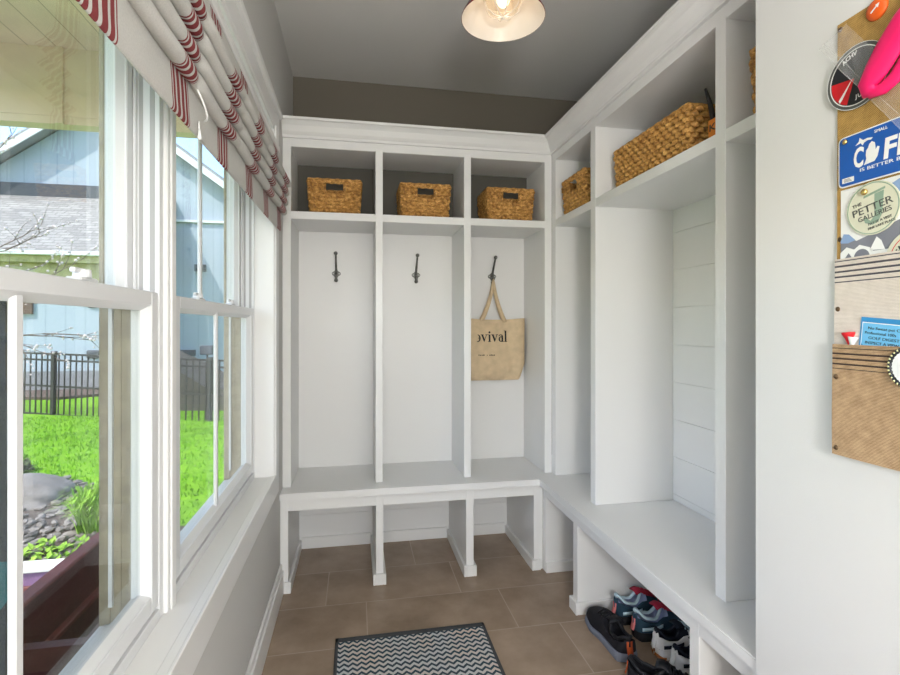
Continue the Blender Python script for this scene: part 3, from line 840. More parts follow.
for k in range(8):
    a = 2*PI*k/8; ca, sa = math.cos(a), math.sin(a)
    q.tube([(LX+ca*r, LY+sa*r, LZ+z) for r, z in ((0.002, 0.0), (0.031, 0.006), (0.054, 0.023), (0.064, 0.050), (0.064, 0.098))], 0.0018, 6)
q.tube([(LX+0.064*math.cos(2*PI*k/24), LY+0.064*math.sin(2*PI*k/24), LZ+0.056) for k in range(24)], 0.0018, 6, closed=True)
q.ball((LX, LY, LZ-0.002), 0.0055)
q.build('wire_cage', M['lamp_white'], t, smooth=True)

# ------------------------------------------------------------------ floor mat
t = thing('floor_mat', 'rectangular navy and grey chevron floor mat on the brown tiles', 'floor mat', (0.215, 1.5, 0))
q = MB(); q.box(-0.070, 0.505, 1.08, 1.985, 0.0005, 0.008, 0.002); q.build('mat_weave', M['chevron'], t)
q = MB()
for (a, b, c, d) in ((-0.078, 0.513, 1.972, 1.997), (-0.078, 0.513, 1.072, 1.09), (-0.078, -0.066, 1.072, 1.997), (0.501, 0.513, 1.072, 1.997)):
    q.box(a, b, c, d, 0.0005, 0.010, 0.002)
q.build('mat_binding', M['mat_edge'], t)

# ------------------------------------------------------------------ shoes
def lerp(tab, t):
    for (a, va), (b, vb) in zip(tab, tab[1:]):
        if t <= b: 
            u = (t-a)/(b-a); u = u*u*(3-2*u); return va+(vb-va)*u
    return tab[-1][1]
WID = [(0, 0.0), (0.02, 0.45), (0.08, 0.70), (0.25, 0.74), (0.45, 0.78), (0.68, 1.0), (0.85, 0.88), (0.95, 0.55), (1.0, 0.0)]
def make_shoe(name, label, mats, L=0.29, W=0.105, group=None, heel_h=0.082, toe_h=0.052, outsole=None, collar=0.006):
    """local frame: heel at x=0, toe at x=L, base z=0"""
    t = thing(name, label, 'shoe', (0, 0, 0), group)
    SH = [(0, 0.034), (0.3, 0.030), (0.7, 0.024), (1.0, 0.034)]
    ts = [0, 0.01, 0.03, 0.06, 0.1, 0.16, 0.22, 0.3, 0.38, 0.46, 0.54, 0.62, 0.7, 0.78, 0.86, 0.92, 0.96, 0.985, 1.0]
    # sole
    s = MB(); rows = []
    for x in ts:
        w = W/2*lerp(WID, x)+0.002; h = lerp(SH, x); lift = 0.012*max(0, (x-0.8)/0.2)**2+0.006*max(0, (0.06-x)/0.06)
        X = L*x
        rows.append([(X, -w, lift), (X, -w-0.003, h*0.5+lift), (X, -w, h+lift*0.3), (X, w, h+lift*0.3), (X, w+0.003, h*0.5+lift), (X, w, lift)])
    s.grid(rows, close_v=True); so = s.build('sole', mats['sole'], t, smooth=False)
    if outsole:
        o = MB(); rows = []
        for x in ts:
            w = W/2*lerp(WID, x)*0.98+0.0025; lift = 0.012*max(0, (x-0.8)/0.2)**2+0.006*max(0, (0.06-x)/0.06)
            rows.append([(L*x-0.001, -w, lift-0.0005), (L*x-0.001, -w-0.002, 0.011+lift), (L*x-0.001, w+0.002, 0.011+lift), (L*x-0.001, w, lift-0.0005)])
        o.grid(rows, close_v=True); o.build('outsole', outsole, so)
    # upper
    TOP = [(0, heel_h*0.92), (0.04, heel_h), (0.16, heel_h*0.80), (0.28, heel_h*0.74), (0.42, heel_h*1.02), (0.55, heel_h*0.90), (0.72, toe_h*1.12), (0.88, toe_h*0.92), (0.96, toe_h*0.72), (1.0, 0.036)]
    na = 22
    u = MB(); rows = []
    for x in ts:
        w = W/2*lerp(WID, x)*0.97; h0 = lerp(SH, x)-0.004; top = lerp(TOP, x)
        row = []
        for k in range(na+1):
            a = -1+2*k/na; th = a*PI/2
            yy = math.copysign(abs(math.sin(th))**0.75, th)*w*(1-0.10*math.cos(th))
            zz = h0+(top-h0)*abs(math.cos(th))**0.55
            row.append([L*x, yy, zz])
        rows.append(row)
    # foot opening sinks in
    for i, x in enumerate(ts):
        if 0.03 <= x <= 0.40:
            for k in range(na+1):
                a = abs(-1+2*k/na)
                lim = 0.62 if x > 0.05 else 0.30
                if a < lim: rows[i][k][2] = 0.040; rows[i][k][1] *= 0.93
                elif a < lim+0.12: rows[i][k][2] *= 1.0
    u.grid(rows)
    for n_, f in enumerate(u.bm.faces):
        i, k = divmod(n_, na)
        am = abs(-1+2*(k+0.5)/na)
        if 0.02 <= ts[i] < 0.41 and am < 0.66: f.material_index = 1
    u.build('upper', [mats['upper'], mats['lining']], t, smooth=True, normals=False)
    # padded collar round the opening
    P = []
    for k in range(36):
        a = 2*PI*k/36
        x = 0.215-0.19*math.cos(a); w = W/2*lerp(WID, max(x, 0.02))*0.66
        y = w*math.sin(a)*(1.0)
        P.append((L*x, y, lerp(TOP, x)-0.004+0.003*math.cos(2*a)))
    c = MB().tube(P, collar, 8, closed=True); c.build('collar', mats['collar'], t, smooth=True)
    # tongue, laces, heel tab
    g = MB(); rows = []
    for k in range(9):
        a = k/8; x = 0.34+0.26*a; z = lerp(TOP, x)+0.002+(1-a)**2*0.022
        w = 0.026-0.006*a
        rows.append([(L*x-(1-a)*0.012, -w, z-0.004), (L*x-(1-a)*0.012, 0, z+0.002), (L*x-(1-a)*0.012, w, z-0.004)])
    g.grid(rows); go = g.build('tongue', mats['tongue'], t, smooth=True); md = go.modifiers.new('thickness', 'SOLIDIFY'); md.thickness = 0.005
    l = MB()
    for k in range(5):
        x = 0.42+0.06*k; z = lerp(TOP, x)+0.006; w = 0.027
        l.tube([(L*x, -w, z-0.008), (L*(x+0.012), -w*0.4, z+0.002), (L*(x-0.008), w*0.4, z+0.002), (L*x, w, z-0.008)], 0.0028, 6)
        l.tube([(L*x, w, z-0.008), (L*(x+0.02), 0, z+0.003), (L*(x+0.055), -w, z-0.010)], 0.0024, 6)
    l.build('laces', mats['laces'], t, smooth=True)
    h = MB()
    w = 0.011
    h.grid([[(0.004+0.004*k-0.0105*(1 if 1 < k < 5 else 0.8), -w, 0.034+0.009*k), (0.004+0.004*k-0.012*(1 if 1 < k < 5 else .8), 0, 0.034+0.009*k), (0.004+0.004*k-0.0105*(1 if 1 < k < 5 else .8), w, 0.034+0.009*k)] for k in range(6)])
    for v in h.bm.verts: v.co.x = min(v.co.x, 0.004); 
    ho = h.build('heel_tab', mats['tab'], t, smooth=True); md = ho.modifiers.new('thickness', 'SOLIDIFY'); md.thickness = 0.003
    # side panel accents
    if mats.get('accent'):
        for sgn in (-1, 1):
            a_ = MB(); rows = []
            for k in range(9):
                x = 0.07+0.30*k/8; w = W/2*lerp(WID, x)*0.97
                top = lerp(TOP, x); h0 = lerp(SH, x)
                z0 = h0+(top-h0)*(0.10+0.15*k/8); z1 = z0+0.012
                rows.append([(L*x, sgn*(w*0.985+0.0025), z0), (L*x, sgn*(w*0.975+0.0025), z1)])
            a_.grid(rows); ao = a_.build('side_stripe', mats['accent'], t, smooth=True); md = ao.modifiers.new('thickness', 'SOLIDIFY'); md.thickness = 0.002
    return t
K = lambda n, c, r=0.7, **k: mat(n, c, r, spec=0.25, bump=0.15, bscale=500, **k)
M['sk_black'] = K('black_mesh_fabric', (0.010, 0.010, 0.014), 0.8)
M['sk_black2'] = K('black_synthetic_leather', (0.014, 0.015, 0.019), 0.5)
M['sk_grey'] = K('blue_grey_rubber', (0.17, 0.19, 0.24))
M['sk_orange'] = K('rust_orange_webbing', (0.42, 0.075, 0.02))
M['sk_teal'] = K('dark_teal_knit', (0.022, 0.055, 0.085))
M['sk_pale'] = K('pale_lilac_suede', (0.62, 0.60, 0.70))
M['sk_mint'] = K('pale_blue_piping', (0.50, 0.66, 0.74))
M['sk_red'] = K('crimson_lining', (0.38, 0.02, 0.05))
M['sk_white'] = K('white_leather', (0.82, 0.81, 0.79), 0.45)
M['sk_gum'] = K('orange_gum_rubber', (0.52, 0.17, 0.05))
M['sk_navy'] = K('navy_lining', (0.012, 0.016, 0.028))
M['sk_pink'] = K('salmon_pink_patch', (0.75, 0.22, 0.22))
M['sk_lilac'] = K('lilac_blue_lining', (0.30, 0.36, 0.58))
black = dict(sole=M['sk_grey'], upper=M['sk_black'], lining=M['sk_black'], collar=M['sk_black2'], tongue=M['sk_black2'], laces=M['sk_black2'], tab=M['sk_orange'])
teal = dict(sole=M['sk_black2'], upper=M['sk_teal'], lining=M['sk_lilac'], collar=M['sk_mint'], tongue=M['sk_red'], laces=M['sk_red'], tab=M['sk_pink'], accent=M['sk_mint'])
whit = dict(sole=M['sk_white'], upper=M['sk_white'], lining=M['sk_navy'], collar=M['sk_navy'], tongue=M['sk_navy'], laces=M['sk_mint'], tab=M['sk_white'], accent=M['sk_navy'])
s = make_shoe('sneaker', 'black trainer with a grey sole and orange heel tab, toe away, beside the cubby divider', black, 0.305, 0.112, 'sneakers in the right shoe cubby', 0.092, 0.066)
s.location = (0.974, 1.664, 0.001); s.rotation_euler = (0, 0, PI/2-0.02)
c = copy_tree(s); c.location = (0.915, 1.580, 0.001); c.rotation_euler = (0, 0, -0.72)
c['label'] = 'black trainer nearest the camera, turned sideways in front of the white sneakers'
s = make_shoe('sneaker', 'dark teal running shoe with pale collar beside the divider, back one of its pair', teal, 0.290, 0.098, 'sneakers in the right shoe cubby', 0.110, 0.060)
s.location = (1.050, 1.915, 0.001); s.rotation_euler = (0, 0, 0.06)
c = copy_tree(s); c.location = (1.068, 1.802, 0.001); c.rotation_euler = (0, 0, 0.03)
c['label'] = 'dark teal running shoe with pale collar right next to the white sneakers'
s = make_shoe('sneaker', 'white sneaker with orange outsole next to the dark teal shoes', whit, 0.270, 0.096, 'sneakers in the right shoe cubby', 0.098, 0.056, outsole=M['sk_gum'])
s.location = (1.087, 1.690, 0.001); s.rotation_euler = (0, 0, 0.04)
c = copy_tree(s); c.location = (1.094, 1.588, 0.001); c.rotation_euler = (0, 0, 0.03)
c['label'] = 'white sneaker with orange outsole behind the black trainer nearest the camera'

# ------------------------------------------------------------------ wall organiser and the things pinned to it
def WM(y, z, w=0.0, rot=0.0):
    """frame on the right wall: local x to the photo's right, local y up, local z out of the wall"""
    m = Matrix(((0, 0, -1, XW-w), (-1, 0, 0, y), (0, 1, 0, z), (0, 0, 0, 1)))
    return m @ Matrix.Rotation(rot, 4, 'Z')
def flat(mb, pts, m, th=0.001):
    P = [m @ Vector((a, b, 0)) for a, b in pts]
    d = (m.to_3x3() @ Vector((0, 0, 1)))*th
    return mb.prism(P, d)
def circ(r, n=40, cx=0, cy=0, a0=0, a1=2*PI, sy=1):
    full = abs(a1-a0-2*PI) < 1e-6
    return [(cx+r*math.cos(a0+(a1-a0)*k/(n if full else n-1)), cy+sy*r*math.sin(a0+(a1-a0)*k/(n if full else n-1))) for k in range(n)]
def ring(mb, r0, r1, m, th=0.001, n=40, a0=0, a1=2*PI):
    for k in range(n):
        a, b = a0+(a1-a0)*k/n, a0+(a1-a0)*(k+1)/n
        flat(mb, [(r0*math.cos(a), r0*math.sin(a)), (r1*math.cos(a), r1*math.sin(a)), (r1*math.cos(b), r1*math.sin(b)), (r0*math.cos(b), r0*math.sin(b))], m, th)
def rrect(x0, x1, y0, y1, r, n=6):
    P = []
    for cx, cy, a0 in ((x1-r, y1-r, 0), (x0+r, y1-r, PI/2), (x0+r, y0+r, PI), (x1-r, y0+r, 3*PI/2)):
        for k in range(n+1): P.append((cx+r*math.cos(a0+PI/2*k/n), cy+r*math.sin(a0+PI/2*k/n)))
    return P

OY = 0.795                                                            # left edge of the organiser
M['pocket_cream'] = pocket_mat('cream_linen_with_grey_stripes', (0.60, 0.53, 0.46), (0.82, 0.74, 0.66), (0.075, 0.07, 0.085),
                               [z-0.983 for z in (1.3435, 1.334, 1.324, 1.3145, 1.305)], [0.0010, 0.0017, 0.0017, 0.0017, 0.0010])
M['pocket_brown'] = pocket_mat('brown_burlap_with_dark_stripes', (0.25, 0.145, 0.07), (0.66, 0.46, 0.27), (0.06, 0.035, 0.025),
                               [z-0.983 for z in (1.183, 1.173, 1.164, 1.154, 1.1455)], [0.0009, 0.0018, 0.0016, 0.0018, 0.0009])
t = thing('wall_organizer', 'burlap wall organizer with two striped pockets and brass studs on the right wall', 'wall organizer', (XW, 0.60, 0.983))
def sheet(x0, x1, z0, z1, w0, w1, bulge=0.0, nx=20, nz=16, y0=OY):
    mb = MB(); rows = []
    for i in range(nx+1):
        u = i/nx; row = []
        for j in range(nz+1):
            v = j/nz
            w = w1+bulge*math.sin(PI*u)*v**1.5+0.0007*math.sin(u*13+v*5)
            row.append((XW-w, y0-(x0+(x1-x0)*u), z0+(z1-z0)*v))
        rows.append(row)
    mb.grid(rows)
    # edges back to the wall
    mb.grid([rows[0], [(XW-w0, p[1], p[2]) for p in rows[0]]]); mb.grid([rows[-1], [(XW-w0, p[1], p[2]) for p in rows[-1]]])
    mb.grid([[r[0] for r in rows], [(XW-w0, r[0][1], r[0][2]) for r in rows]])
    if not bulge: mb.grid([[r[-1] for r in rows], [(XW-w0, r[-1][1], r[-1][2]) for r in rows]])
    return mb
sheet(0.002, 0.43, 0.988, 1.788, 0.0005, 0.004).build('backing', M['burlap'], t, smooth=False)
sheet(0.001, 0.432, 1.16, 1.348, 0.004, 0.009, 0.008).build('pocket', M['pocket_cream'], t, smooth=False)
sheet(0.006, 0.434, 0.986, 1.190, 0.004, 0.020, 0.006).build('pocket', M['pocket_brown'], t, smooth=False)
M['stud'] = mat('antique_brass', (0.16, 0.10, 0.06), 0.3, 1.0)
for z, w in ((1.777, 0.004), (1.520, 0.004), (1.385, 0.004), (1.255, 0.009), (1.130, 0.020), (0.999, 0.020)):
    MB().ball((XW-w, OY-0.008-(0.006 if w > 0.01 else 0), z), 0.0048, sx=0.6).build('stud', M['stud'], t, smooth=True)
    MB().ball((XW-w, OY-0.422, z), 0.0048, sx=0.6).build('stud', M['stud'], t, smooth=True)

# badges and papers -----------------------------------------------------------
M['p_blue'] = mat('blue_enamel_paint', (0.012, 0.10, 0.42), 0.35)
M['p_white'] = mat('white_print', (0.82, 0.83, 0.82), 0.45)
M['p_black'] = mat('black_print', (0.015, 0.017, 0.022), 0.4)
M['p_grey'] = mat('charcoal_print', (0.085, 0.09, 0.085), 0.45)
M['p_red'] = mat('red_print', (0.62, 0.012, 0.02), 0.4)
M['p_orange'] = mat('orange_badge_enamel', (0.80, 0.12, 0.015), 0.2)
M['p_cream'] = mat('cream_card', (0.66, 0.66, 0.52), 0.5)
M['p_sage'] = mat('sage_green_print', (0.27, 0.38, 0.29), 0.6)
M['p_sky'] = mat('sky_blue_card', (0.16, 0.50, 0.80), 0.45)
M['p_azure'] = mat('azure_print', (0.03, 0.26, 0.56), 0.45)
M['p_slate'] = mat('slate_print', (0.20, 0.21, 0.25), 0.6)
M['p_steel'] = mat('steel_blue_print', (0.24, 0.36, 0.58), 0.6)
M['p_brass'] = mat('brass_pin', (0.75, 0.55, 0.22), 0.25, 1.0)
M['p_pink'] = mat('hot_pink_silicone', (0.95, 0.012, 0.16), 0.4)
M['p_yellow'] = mat('pale_yellow_print', (0.72, 0.70, 0.38), 0.5)

t = thing('button_badge', 'round orange button badge at the top of the wall organizer', 'badge', (XW-0.006, 0.725, 1.765))
m = WM(0.7185, 1.7730, 0.004)
q = MB(); q.lathe([(0.0, -0.0065), (0.011, -0.006), (0.0175, -0.0035), (0.0190, 0.0), (0.0, 0.0)], (XW-0.0042, 0.7185, 1.7730), 28, 'x'); q.build('disc', M['p_orange'], t, smooth=True)
q = MB(); m2 = WM(0.7185, 1.7730, 0.0105, 0.6); flat(q, [(-0.008, -0.001), (0.004, -0.001), (0.004, -0.004), (0.010, 0.0005), (0.004, 0.004), (0.004, 0.0015), (-0.008, 0.0015)], m2, 0.0004); q.build('emblem', M['p_white'], t)

# round racing patch
t = thing('round_patch', 'round charcoal patch with a red wedge behind the pink band', 'patch', (XW-0.006, 0.752, 1.64))
cy, cz = 0.7530, 1.6730; R = 0.0570
m = WM(cy, cz, 0.0045)
q = MB(); flat(q, circ(R, 48), m, 0.003); q.build('disc', M['p_grey'], t)
q = MB(); ring(q, R*0.86, R*0.89, WM(cy, cz, 0.0076), 0.0004, 48); ring(q, R*0.985, R, WM(cy, cz, 0.0076), 0.0004, 48)
flat(q, [(-0.033, -0.031), (-0.031, -0.036), (-0.026, -0.031), (-0.006, 0.000)], WM(cy, cz, 0.0082), 0.0004)
q.build('white_lines', M['p_white'], t)
q = MB(); flat(q, circ(R*0.86, 48), WM(cy, cz, 0.0075), 0.0003); q.build('face', M['p_black'], t)
q = MB()
flat(q, [(-0.004, -0.002)]+circ(R*0.84, 14, a0=PI*0.97, a1=PI*1.38), WM(cy, cz, 0.0078), 0.0003); q.build('red_wedge', M['p_red'], t)
q = MB()
for k, ch in enumerate('JUNIOR'):
    a = PI*1.50+k*0.17
    mm = WM(cy, cz, 0.0079) @ Matrix.Translation((R*0.70*math.cos(a), R*0.70*math.sin(a), 0)) @ Matrix.Rotation(a+PI/2, 4, 'Z')
    text_bm(q, ch, 0.010, mm, bold=0.0003, align='CENTER')
q.build('lower_lettering', M['p_white'], t); q = MB()
for k, ch in enumerate('ACHV'):
    a = PI*0.68-k*0.17
    mm = WM(cy, cz, 0.0079) @ Matrix.Translation((R*0.68*math.cos(a), R*0.68*math.sin(a), 0)) @ Matrix.Rotation(a-PI/2, 4, 'Z')
    text_bm(q, ch, 0.011, mm, bold=0.0003, align='CENTER')
q.build('upper_lettering', M['p_white'], t)

# pink band in a clear plastic bag
t = thing('plastic_bag', 'crumpled clear plastic bag hanging over the top of the wall organizer', 'plastic bag', (XW-0.015, 0.70, 1.60))
q = MB(); rows = []
for i in range(15):
    u = i/14; row = []
    for j in range(15):
        v = j/14
        a = Vector((0.150, -0.215))*u+Vector((0.056, 0.016))*v
        p = WM(0.820, 1.757, 0.014+0.0022*math.sin(u*15+v*5)*math.sin(v*9-u*4)+0.003*v) @ Vector((a.x, a.y, 0))
        row.append(p)
    rows.append(row)
q.grid(rows); o = q.build('film', M['plastic'], t, smooth=True)
q = MB(); q.tube([r[0] for r in rows], 0.0007, 5); q.tube([r[3] for r in rows], 0.0006, 5); q.tube(rows[0], 0.0007, 5); q.tube(rows[-1], 0.0007, 5); q.build('seam', M['plastic'], t)
q = MB()
def band(pts, wid, th=0.008):
    rows = []
    for i, (a, b) in enumerate(pts):
        i0, i1 = max(0, i-1), min(len(pts)-1, i+1)
        d = Vector(pts[i1])-Vector(pts[i0]); d.normalize(); n = Vector((-d.y, d.x))*wid[i]
        c = 12; row = []
        for k in range(c):
            an = 2*PI*k/c
            p = WM(0.7265, 1.6690, 0.024+th*(math.sin(an))*(1+0.25*math.sin(i*2.1+math.cos(an)*4))) @ Vector((a+n.x*math.cos(an), b+n.y*math.cos(an), 0)); row.append(p)
        rows.append(row)
    q.grid(rows, close_v=True)
band([(0.128, 0.080), (0.098, 0.066), (0.070, 0.046), (0.044, 0.018), (0.022, -0.010), (0.008, -0.030), (0.010, -0.042), (0.020, -0.046)],
     [0.030, 0.029, 0.027, 0.026, 0.024, 0.018, 0.013, 0.007])
band([(0.010, -0.030), (0.016, -0.046), (0.034, -0.047), (0.052, -0.038), (0.070, -0.018), (0.092, 0.018), (0.115, 0.055)],
     [0.008, 0.011, 0.011, 0.012, 0.014, 0.017, 0.020], 0.006)
single(q, 'pink_wristband', M['p_pink'], 'hot pink rubber band folded inside the clear plastic bag', 'wristband', smooth=True)

# blue coffee plate
t = thing('novelty_plate', 'blue metal plate with white coffee lettering pinned to the wall organizer', 'sign', (XW-0.010, 0.70, 1.478))
py, pz = 0.7845, 1.4775
m = WM(py, pz, 0.0095)
q = MB(); flat(q, rrect(0, 0.235, 0, 0.0925, 0.009), m, 0.0010); q.build('rim', M['p_white'], t)
q = MB(); flat(q, rrect(0.0022, 0.2328, 0.0022, 0.0903, 0.008), WM(py, pz, 0.0106), 0.0004); q.build('plate', M['p_blue'], t)
q = MB(); mm = WM(py, pz, 0.0112)
fit_text(q, 'C', 0.018, 0.033, mm @ Matrix.Translation((0.0285, 0.0305, 0)), bold=0.03, shear=0.10)
fit_text(q, 'FFEE', 0.090, 0.033, mm @ Matrix.Translation((0.0795, 0.0305, 0)), bold=0.03, shear=0.10)
e_ = MB(); u_ = MB()
mit = [(0.0, 0.0), (0.018, 0.002), (0.023, 0.009), (0.025, 0.017), (0.0265, 0.024), (0.0235, 0.026), (0.020, 0.021), (0.0195, 0.027), (0.0185, 0.034), (0.0135, 0.0375), (0.009, 0.034), (0.007, 0.028), (0.004, 0.025), (0.003, 0.017), (0.004, 0.010)]
flat(e_, [(0.0485+a, 0.030+b) for a, b in mit], mm, 0.0004)
up = [(0.0, 0.0), (0.010, 0.002), (0.013, -0.003), (0.016, 0.001), (0.022, 0.003), (0.028, 0.002), (0.031, 0.005), (0.022, 0.007), (0.014, 0.006), (0.008, 0.012), (0.007, 0.006)]
flat(u_, [(0.0325+a, 0.069+b) for a, b in up], mm, 0.0004)
fit_text(q, 'IS BETTER BY THE', 0.104, 0.0056, mm @ Matrix.Translation((0.040, 0.0205, 0)), bold=0.0)
fit_text(q, 'SMALL', 0.022, 0.005, mm @ Matrix.Translation((0.066, 0.080, 0)), bold=0.0)
q.build('lettering', M['p_white'], t)
e_.build('mitten_outline', M['p_white'], t); u_.build('peninsula_outline', M['p_white'], t)
flat(MB(), [(0.008, 0.0075), (0.030, 0.0075), (0.030, 0.0165), (0.008, 0.0165)], mm, 0.0003).build('sticker', M['p_white'], t)
q = MB()
for k in range(3): flat(q, [(0.0115, 0.0092+0.0022*k), (0.0265-0.002*k, 0.0092+0.0022*k), (0.0265-0.002*k, 0.0103+0.0022*k), (0.0115, 0.0103+0.0022*k)], WM(py, pz, 0.0116), 0.0002)
q.build('small_print', M['p_slate'], t)
q = MB().ball((XW-0.0125, py-0.014, pz+0.083), 0.0048, sx=0.7); q.build('pin', M['p_brass'], t, smooth=True)

# landscape postcard
t = thing('postcard', 'snowy mountain landscape postcard tucked in the striped cream pocket', 'postcard', (XW-0.0055, 0.71, 1.335))
m = WM(0.7845, 1.335, 0.0046)
q = MB(); flat(q, [(0, 0), (0.150, 0), (0.150, 0.140), (0, 0.140)], m, 0.0008); q.build('card', M['p_white'], t)
mm = WM(0.7845, 1.335, 0.0055)
q = MB(); flat(q, [(0.0, 0.046), (0.012, 0.052), (0.030, 0.042), (0.055, 0.050), (0.085, 0.060), (0.150, 0.082), (0.150, 0.020), (0.0, 0.020)], mm, 0.0002); q.build('hills', M['p_slate'], t)
mm = WM(0.7845, 1.335, 0.0058)
q = MB(); flat(q, [(0.0, 0.046), (0.006, 0.058), (0.016, 0.056), (0.028, 0.044), (0.014, 0.040), (0.0, 0.042)], mm, 0.0002); q.build('blue_hill', M['p_steel'], t)
q = MB(); flat(q, [(0.070, 0.120), (0.105, 0.135), (0.150, 0.130), (0.150, 0.110), (0.100, 0.112)], mm, 0.0002); q.build('cloud', M['p_steel'], t)
q = MB(); flat(q, [(0.0, 0.0), (0.0, 0.024), (0.012, 0.033), (0.026, 0.027), (0.036, 0.034), (0.054, 0.027), (0.064, 0.015), (0.066, 0.0)], WM(0.7845, 1.335, 0.0061), 0.0002)
flat(q, [(0.054, 0.022), (0.066, 0.044), (0.074, 0.036), (0.080, 0.02)], WM(0.7845, 1.335, 0.0061), 0.0002); q.build('snow', M['p_white'], t)
q = MB(); flat(q, [(0.008, 0.0), (0.008, 0.012), (0.016, 0.022), (0.022, 0.013), (0.018, 0.004)], WM(0.7845, 1.335, 0.0064), 0.0002)
flat(q, circ(0.014, 16, 0.040, 0.012, 0, PI), WM(0.7845, 1.335, 0.0064), 0.0002); q.build('dark_shapes', M['p_slate'], t)

# gallery badge
t = thing('gallery_badge', 'round pale green gallery badge with dark lettering over the postcard', 'badge', (XW-0.010, 0.735, 1.40))
gy, gz, GR = 0.7235, 1.4290, 0.0465
q = MB(); flat(q, circ(GR, 48), WM(gy, gz, 0.0068), 0.0025); q.build('disc', M['p_cream'], t)
q = MB(); ring(q, GR*0.93, GR*0.965, WM(gy, gz, 0.0094), 0.0003, 48)
mm = WM(gy, gz, 0.0094)
flat(q, [(0.004, 0.024), (0.020, 0.027), (0.017, -0.012), (0.010, -0.026), (0.0, -0.029), (-0.012, -0.024), (-0.016, -0.015), (-0.010, -0.015), (-0.003, -0.022), (0.004, -0.014)], mm, 0.0003)
flat(q, [(-0.015, 0.020), (0.022, 0.029), (0.022, 0.033), (-0.015, 0.024)], mm, 0.0003)
q.build('monogram', M['p_sage'], t)
q = MB(); mm = WM(gy, gz, 0.0098, 0.20)
fit_text(q, 'THE', 0.017, 0.0058, mm @ Matrix.Translation((-0.033, 0.0125, 0)))
fit_text(q, 'PETTER', 0.070, 0.0125, mm @ Matrix.Translation((-0.036, -0.004, 0)))
fit_text(q, 'GALLERIES', 0.058, 0.0085, mm @ Matrix.Translation((-0.028, -0.0160, 0)))
fit_text(q, 'PAY IT A VISIT', 0.040, 0.0045, mm @ Matrix.Translation((-0.012, -0.0280, 0)))
fit_text(q, 'FINE LAKE PLACE', 0.046, 0.0042, mm @ Matrix.Translation((-0.014, -0.0355, 0)))
q.build('lettering', M['p_grey'], t)
q = MB().ball((XW-0.0115, gy+0.0125, gz+0.031), 0.0058, sx=0.7); q.build('pin', M['p_brass'], t, smooth=True)

# cream round coaster in the pocket
t = thing('round_coaster', 'cream round paper coaster with a red ring tucked in the pocket right of the postcard', 'coaster', (XW-0.007, 0.66, 1.28))
ky, kz = 0.6530, 1.333
q = MB(); flat(q, circ(0.050, 48), WM(ky, kz, 0.0066), 0.0012); q.build('disc', M['p_cream'], t)
q = MB(); ring(q, 0.0415, 0.0428, WM(ky, kz, 0.0079), 0.0002, 48); q.build('ring', M['p_red'], t)
q = MB()
for k, ch in enumerate('FARMER'):
    a = PI*0.86-k*0.23
    mm = WM(ky, kz, 0.0079) @ Matrix.Translation((0.027*math.cos(a), 0.027*math.sin(a), 0)) @ Matrix.Rotation(a-PI/2, 4, 'Z')
    text_bm(q, ch, 0.014, mm, bold=0.0004, align='CENTER')
q.build('lettering', M['p_black'], t)

# blue leaflet and golf tees in the lower pocket
t = thing('leaflet', 'sky blue leaflet with printed lines sticking out of the lower burlap pocket', 'leaflet', (XW-0.012, 0.70, 1.15))
m = WM(0.7495, 1.1485, 0.0105, -0.10)
q = MB(); flat(q, [(0, 0), (0.12, 0), (0.12, 0.092), (0, 0.092)], m, 0.0012); q.build('card', M['p_azure'], t)
mm = WM(0.7495, 1.1485, 0.0118, -0.10)
q = MB(); flat(q, [(0.003, 0), (0.12, 0), (0.12, 0.0835), (0.003, 0.0835)], mm, 0.0002); q.build('border', M['p_white'], t)
mm = WM(0.7495, 1.1485, 0.0121, -0.10)
q = MB(); flat(q, [(0.0045, 0), (0.12, 0), (0.12, 0.082), (0.0045, 0.082)], mm, 0.0002); q.build('field', M['p_sky'], t)
q = MB(); mm = WM(0.7495, 1.1485, 0.0124, -0.10)
for k, (s_, x0, w_) in enumerate((('No Sweat pet Choir', 0.014, 0.066), ('Professional 100s', 0.009, 0.052), ('GOLF DIGEST PRO', 0.016, 0.070), ('INSPECT A VIEW', 0.011, 0.056))):
    fit_text(q, s_, w_, 0.0047, mm @ Matrix.Translation((x0, 0.0715-0.0085*k, 0)), bold=0.0)
q.build('lettering', M['p_black'], t)
q = MB(); flat(q, [(0.0045, 0.012), (0.0045, 0.046), (0.010, 0.040), (0.016, 0.032), (0.020, 0.028), (0.026, 0.012)], WM(0.7495, 1.1485, 0.0123, -0.10), 0.0001); q.build('picture', M['p_azure'], t)
def tee(label, m_, y, z, w, tilt, L=0.060, r=0.0075):
    q = MB(); q.lathe([(0.0, -0.003), (r*0.7, -0.001), (r, 0.0), (r*0.95, -0.003), (r*0.55, -0.012), (r*0.32, -0.020), (r*0.32, -L+0.008), (0.0, -L)], (0, 0, 0), 20)
    q.xform(Matrix.Translation((XW-w, y, z)) @ Matrix.Rotation(tilt, 4, 'X'))
    single(q, 'golf_tee', m_, label, 'golf tee', smooth=True)
tee('red golf tee standing in the lower burlap pocket beside the leaflet', M['p_red'], 0.7640, 1.2120, 0.0118, -0.10, 0.055, 0.0112)
tee('white golf tee standing in the lower burlap pocket in front of the leaflet', M['p_white'], 0.7530, 1.2045, 0.0140, 0.18, 0.050, 0.0080)
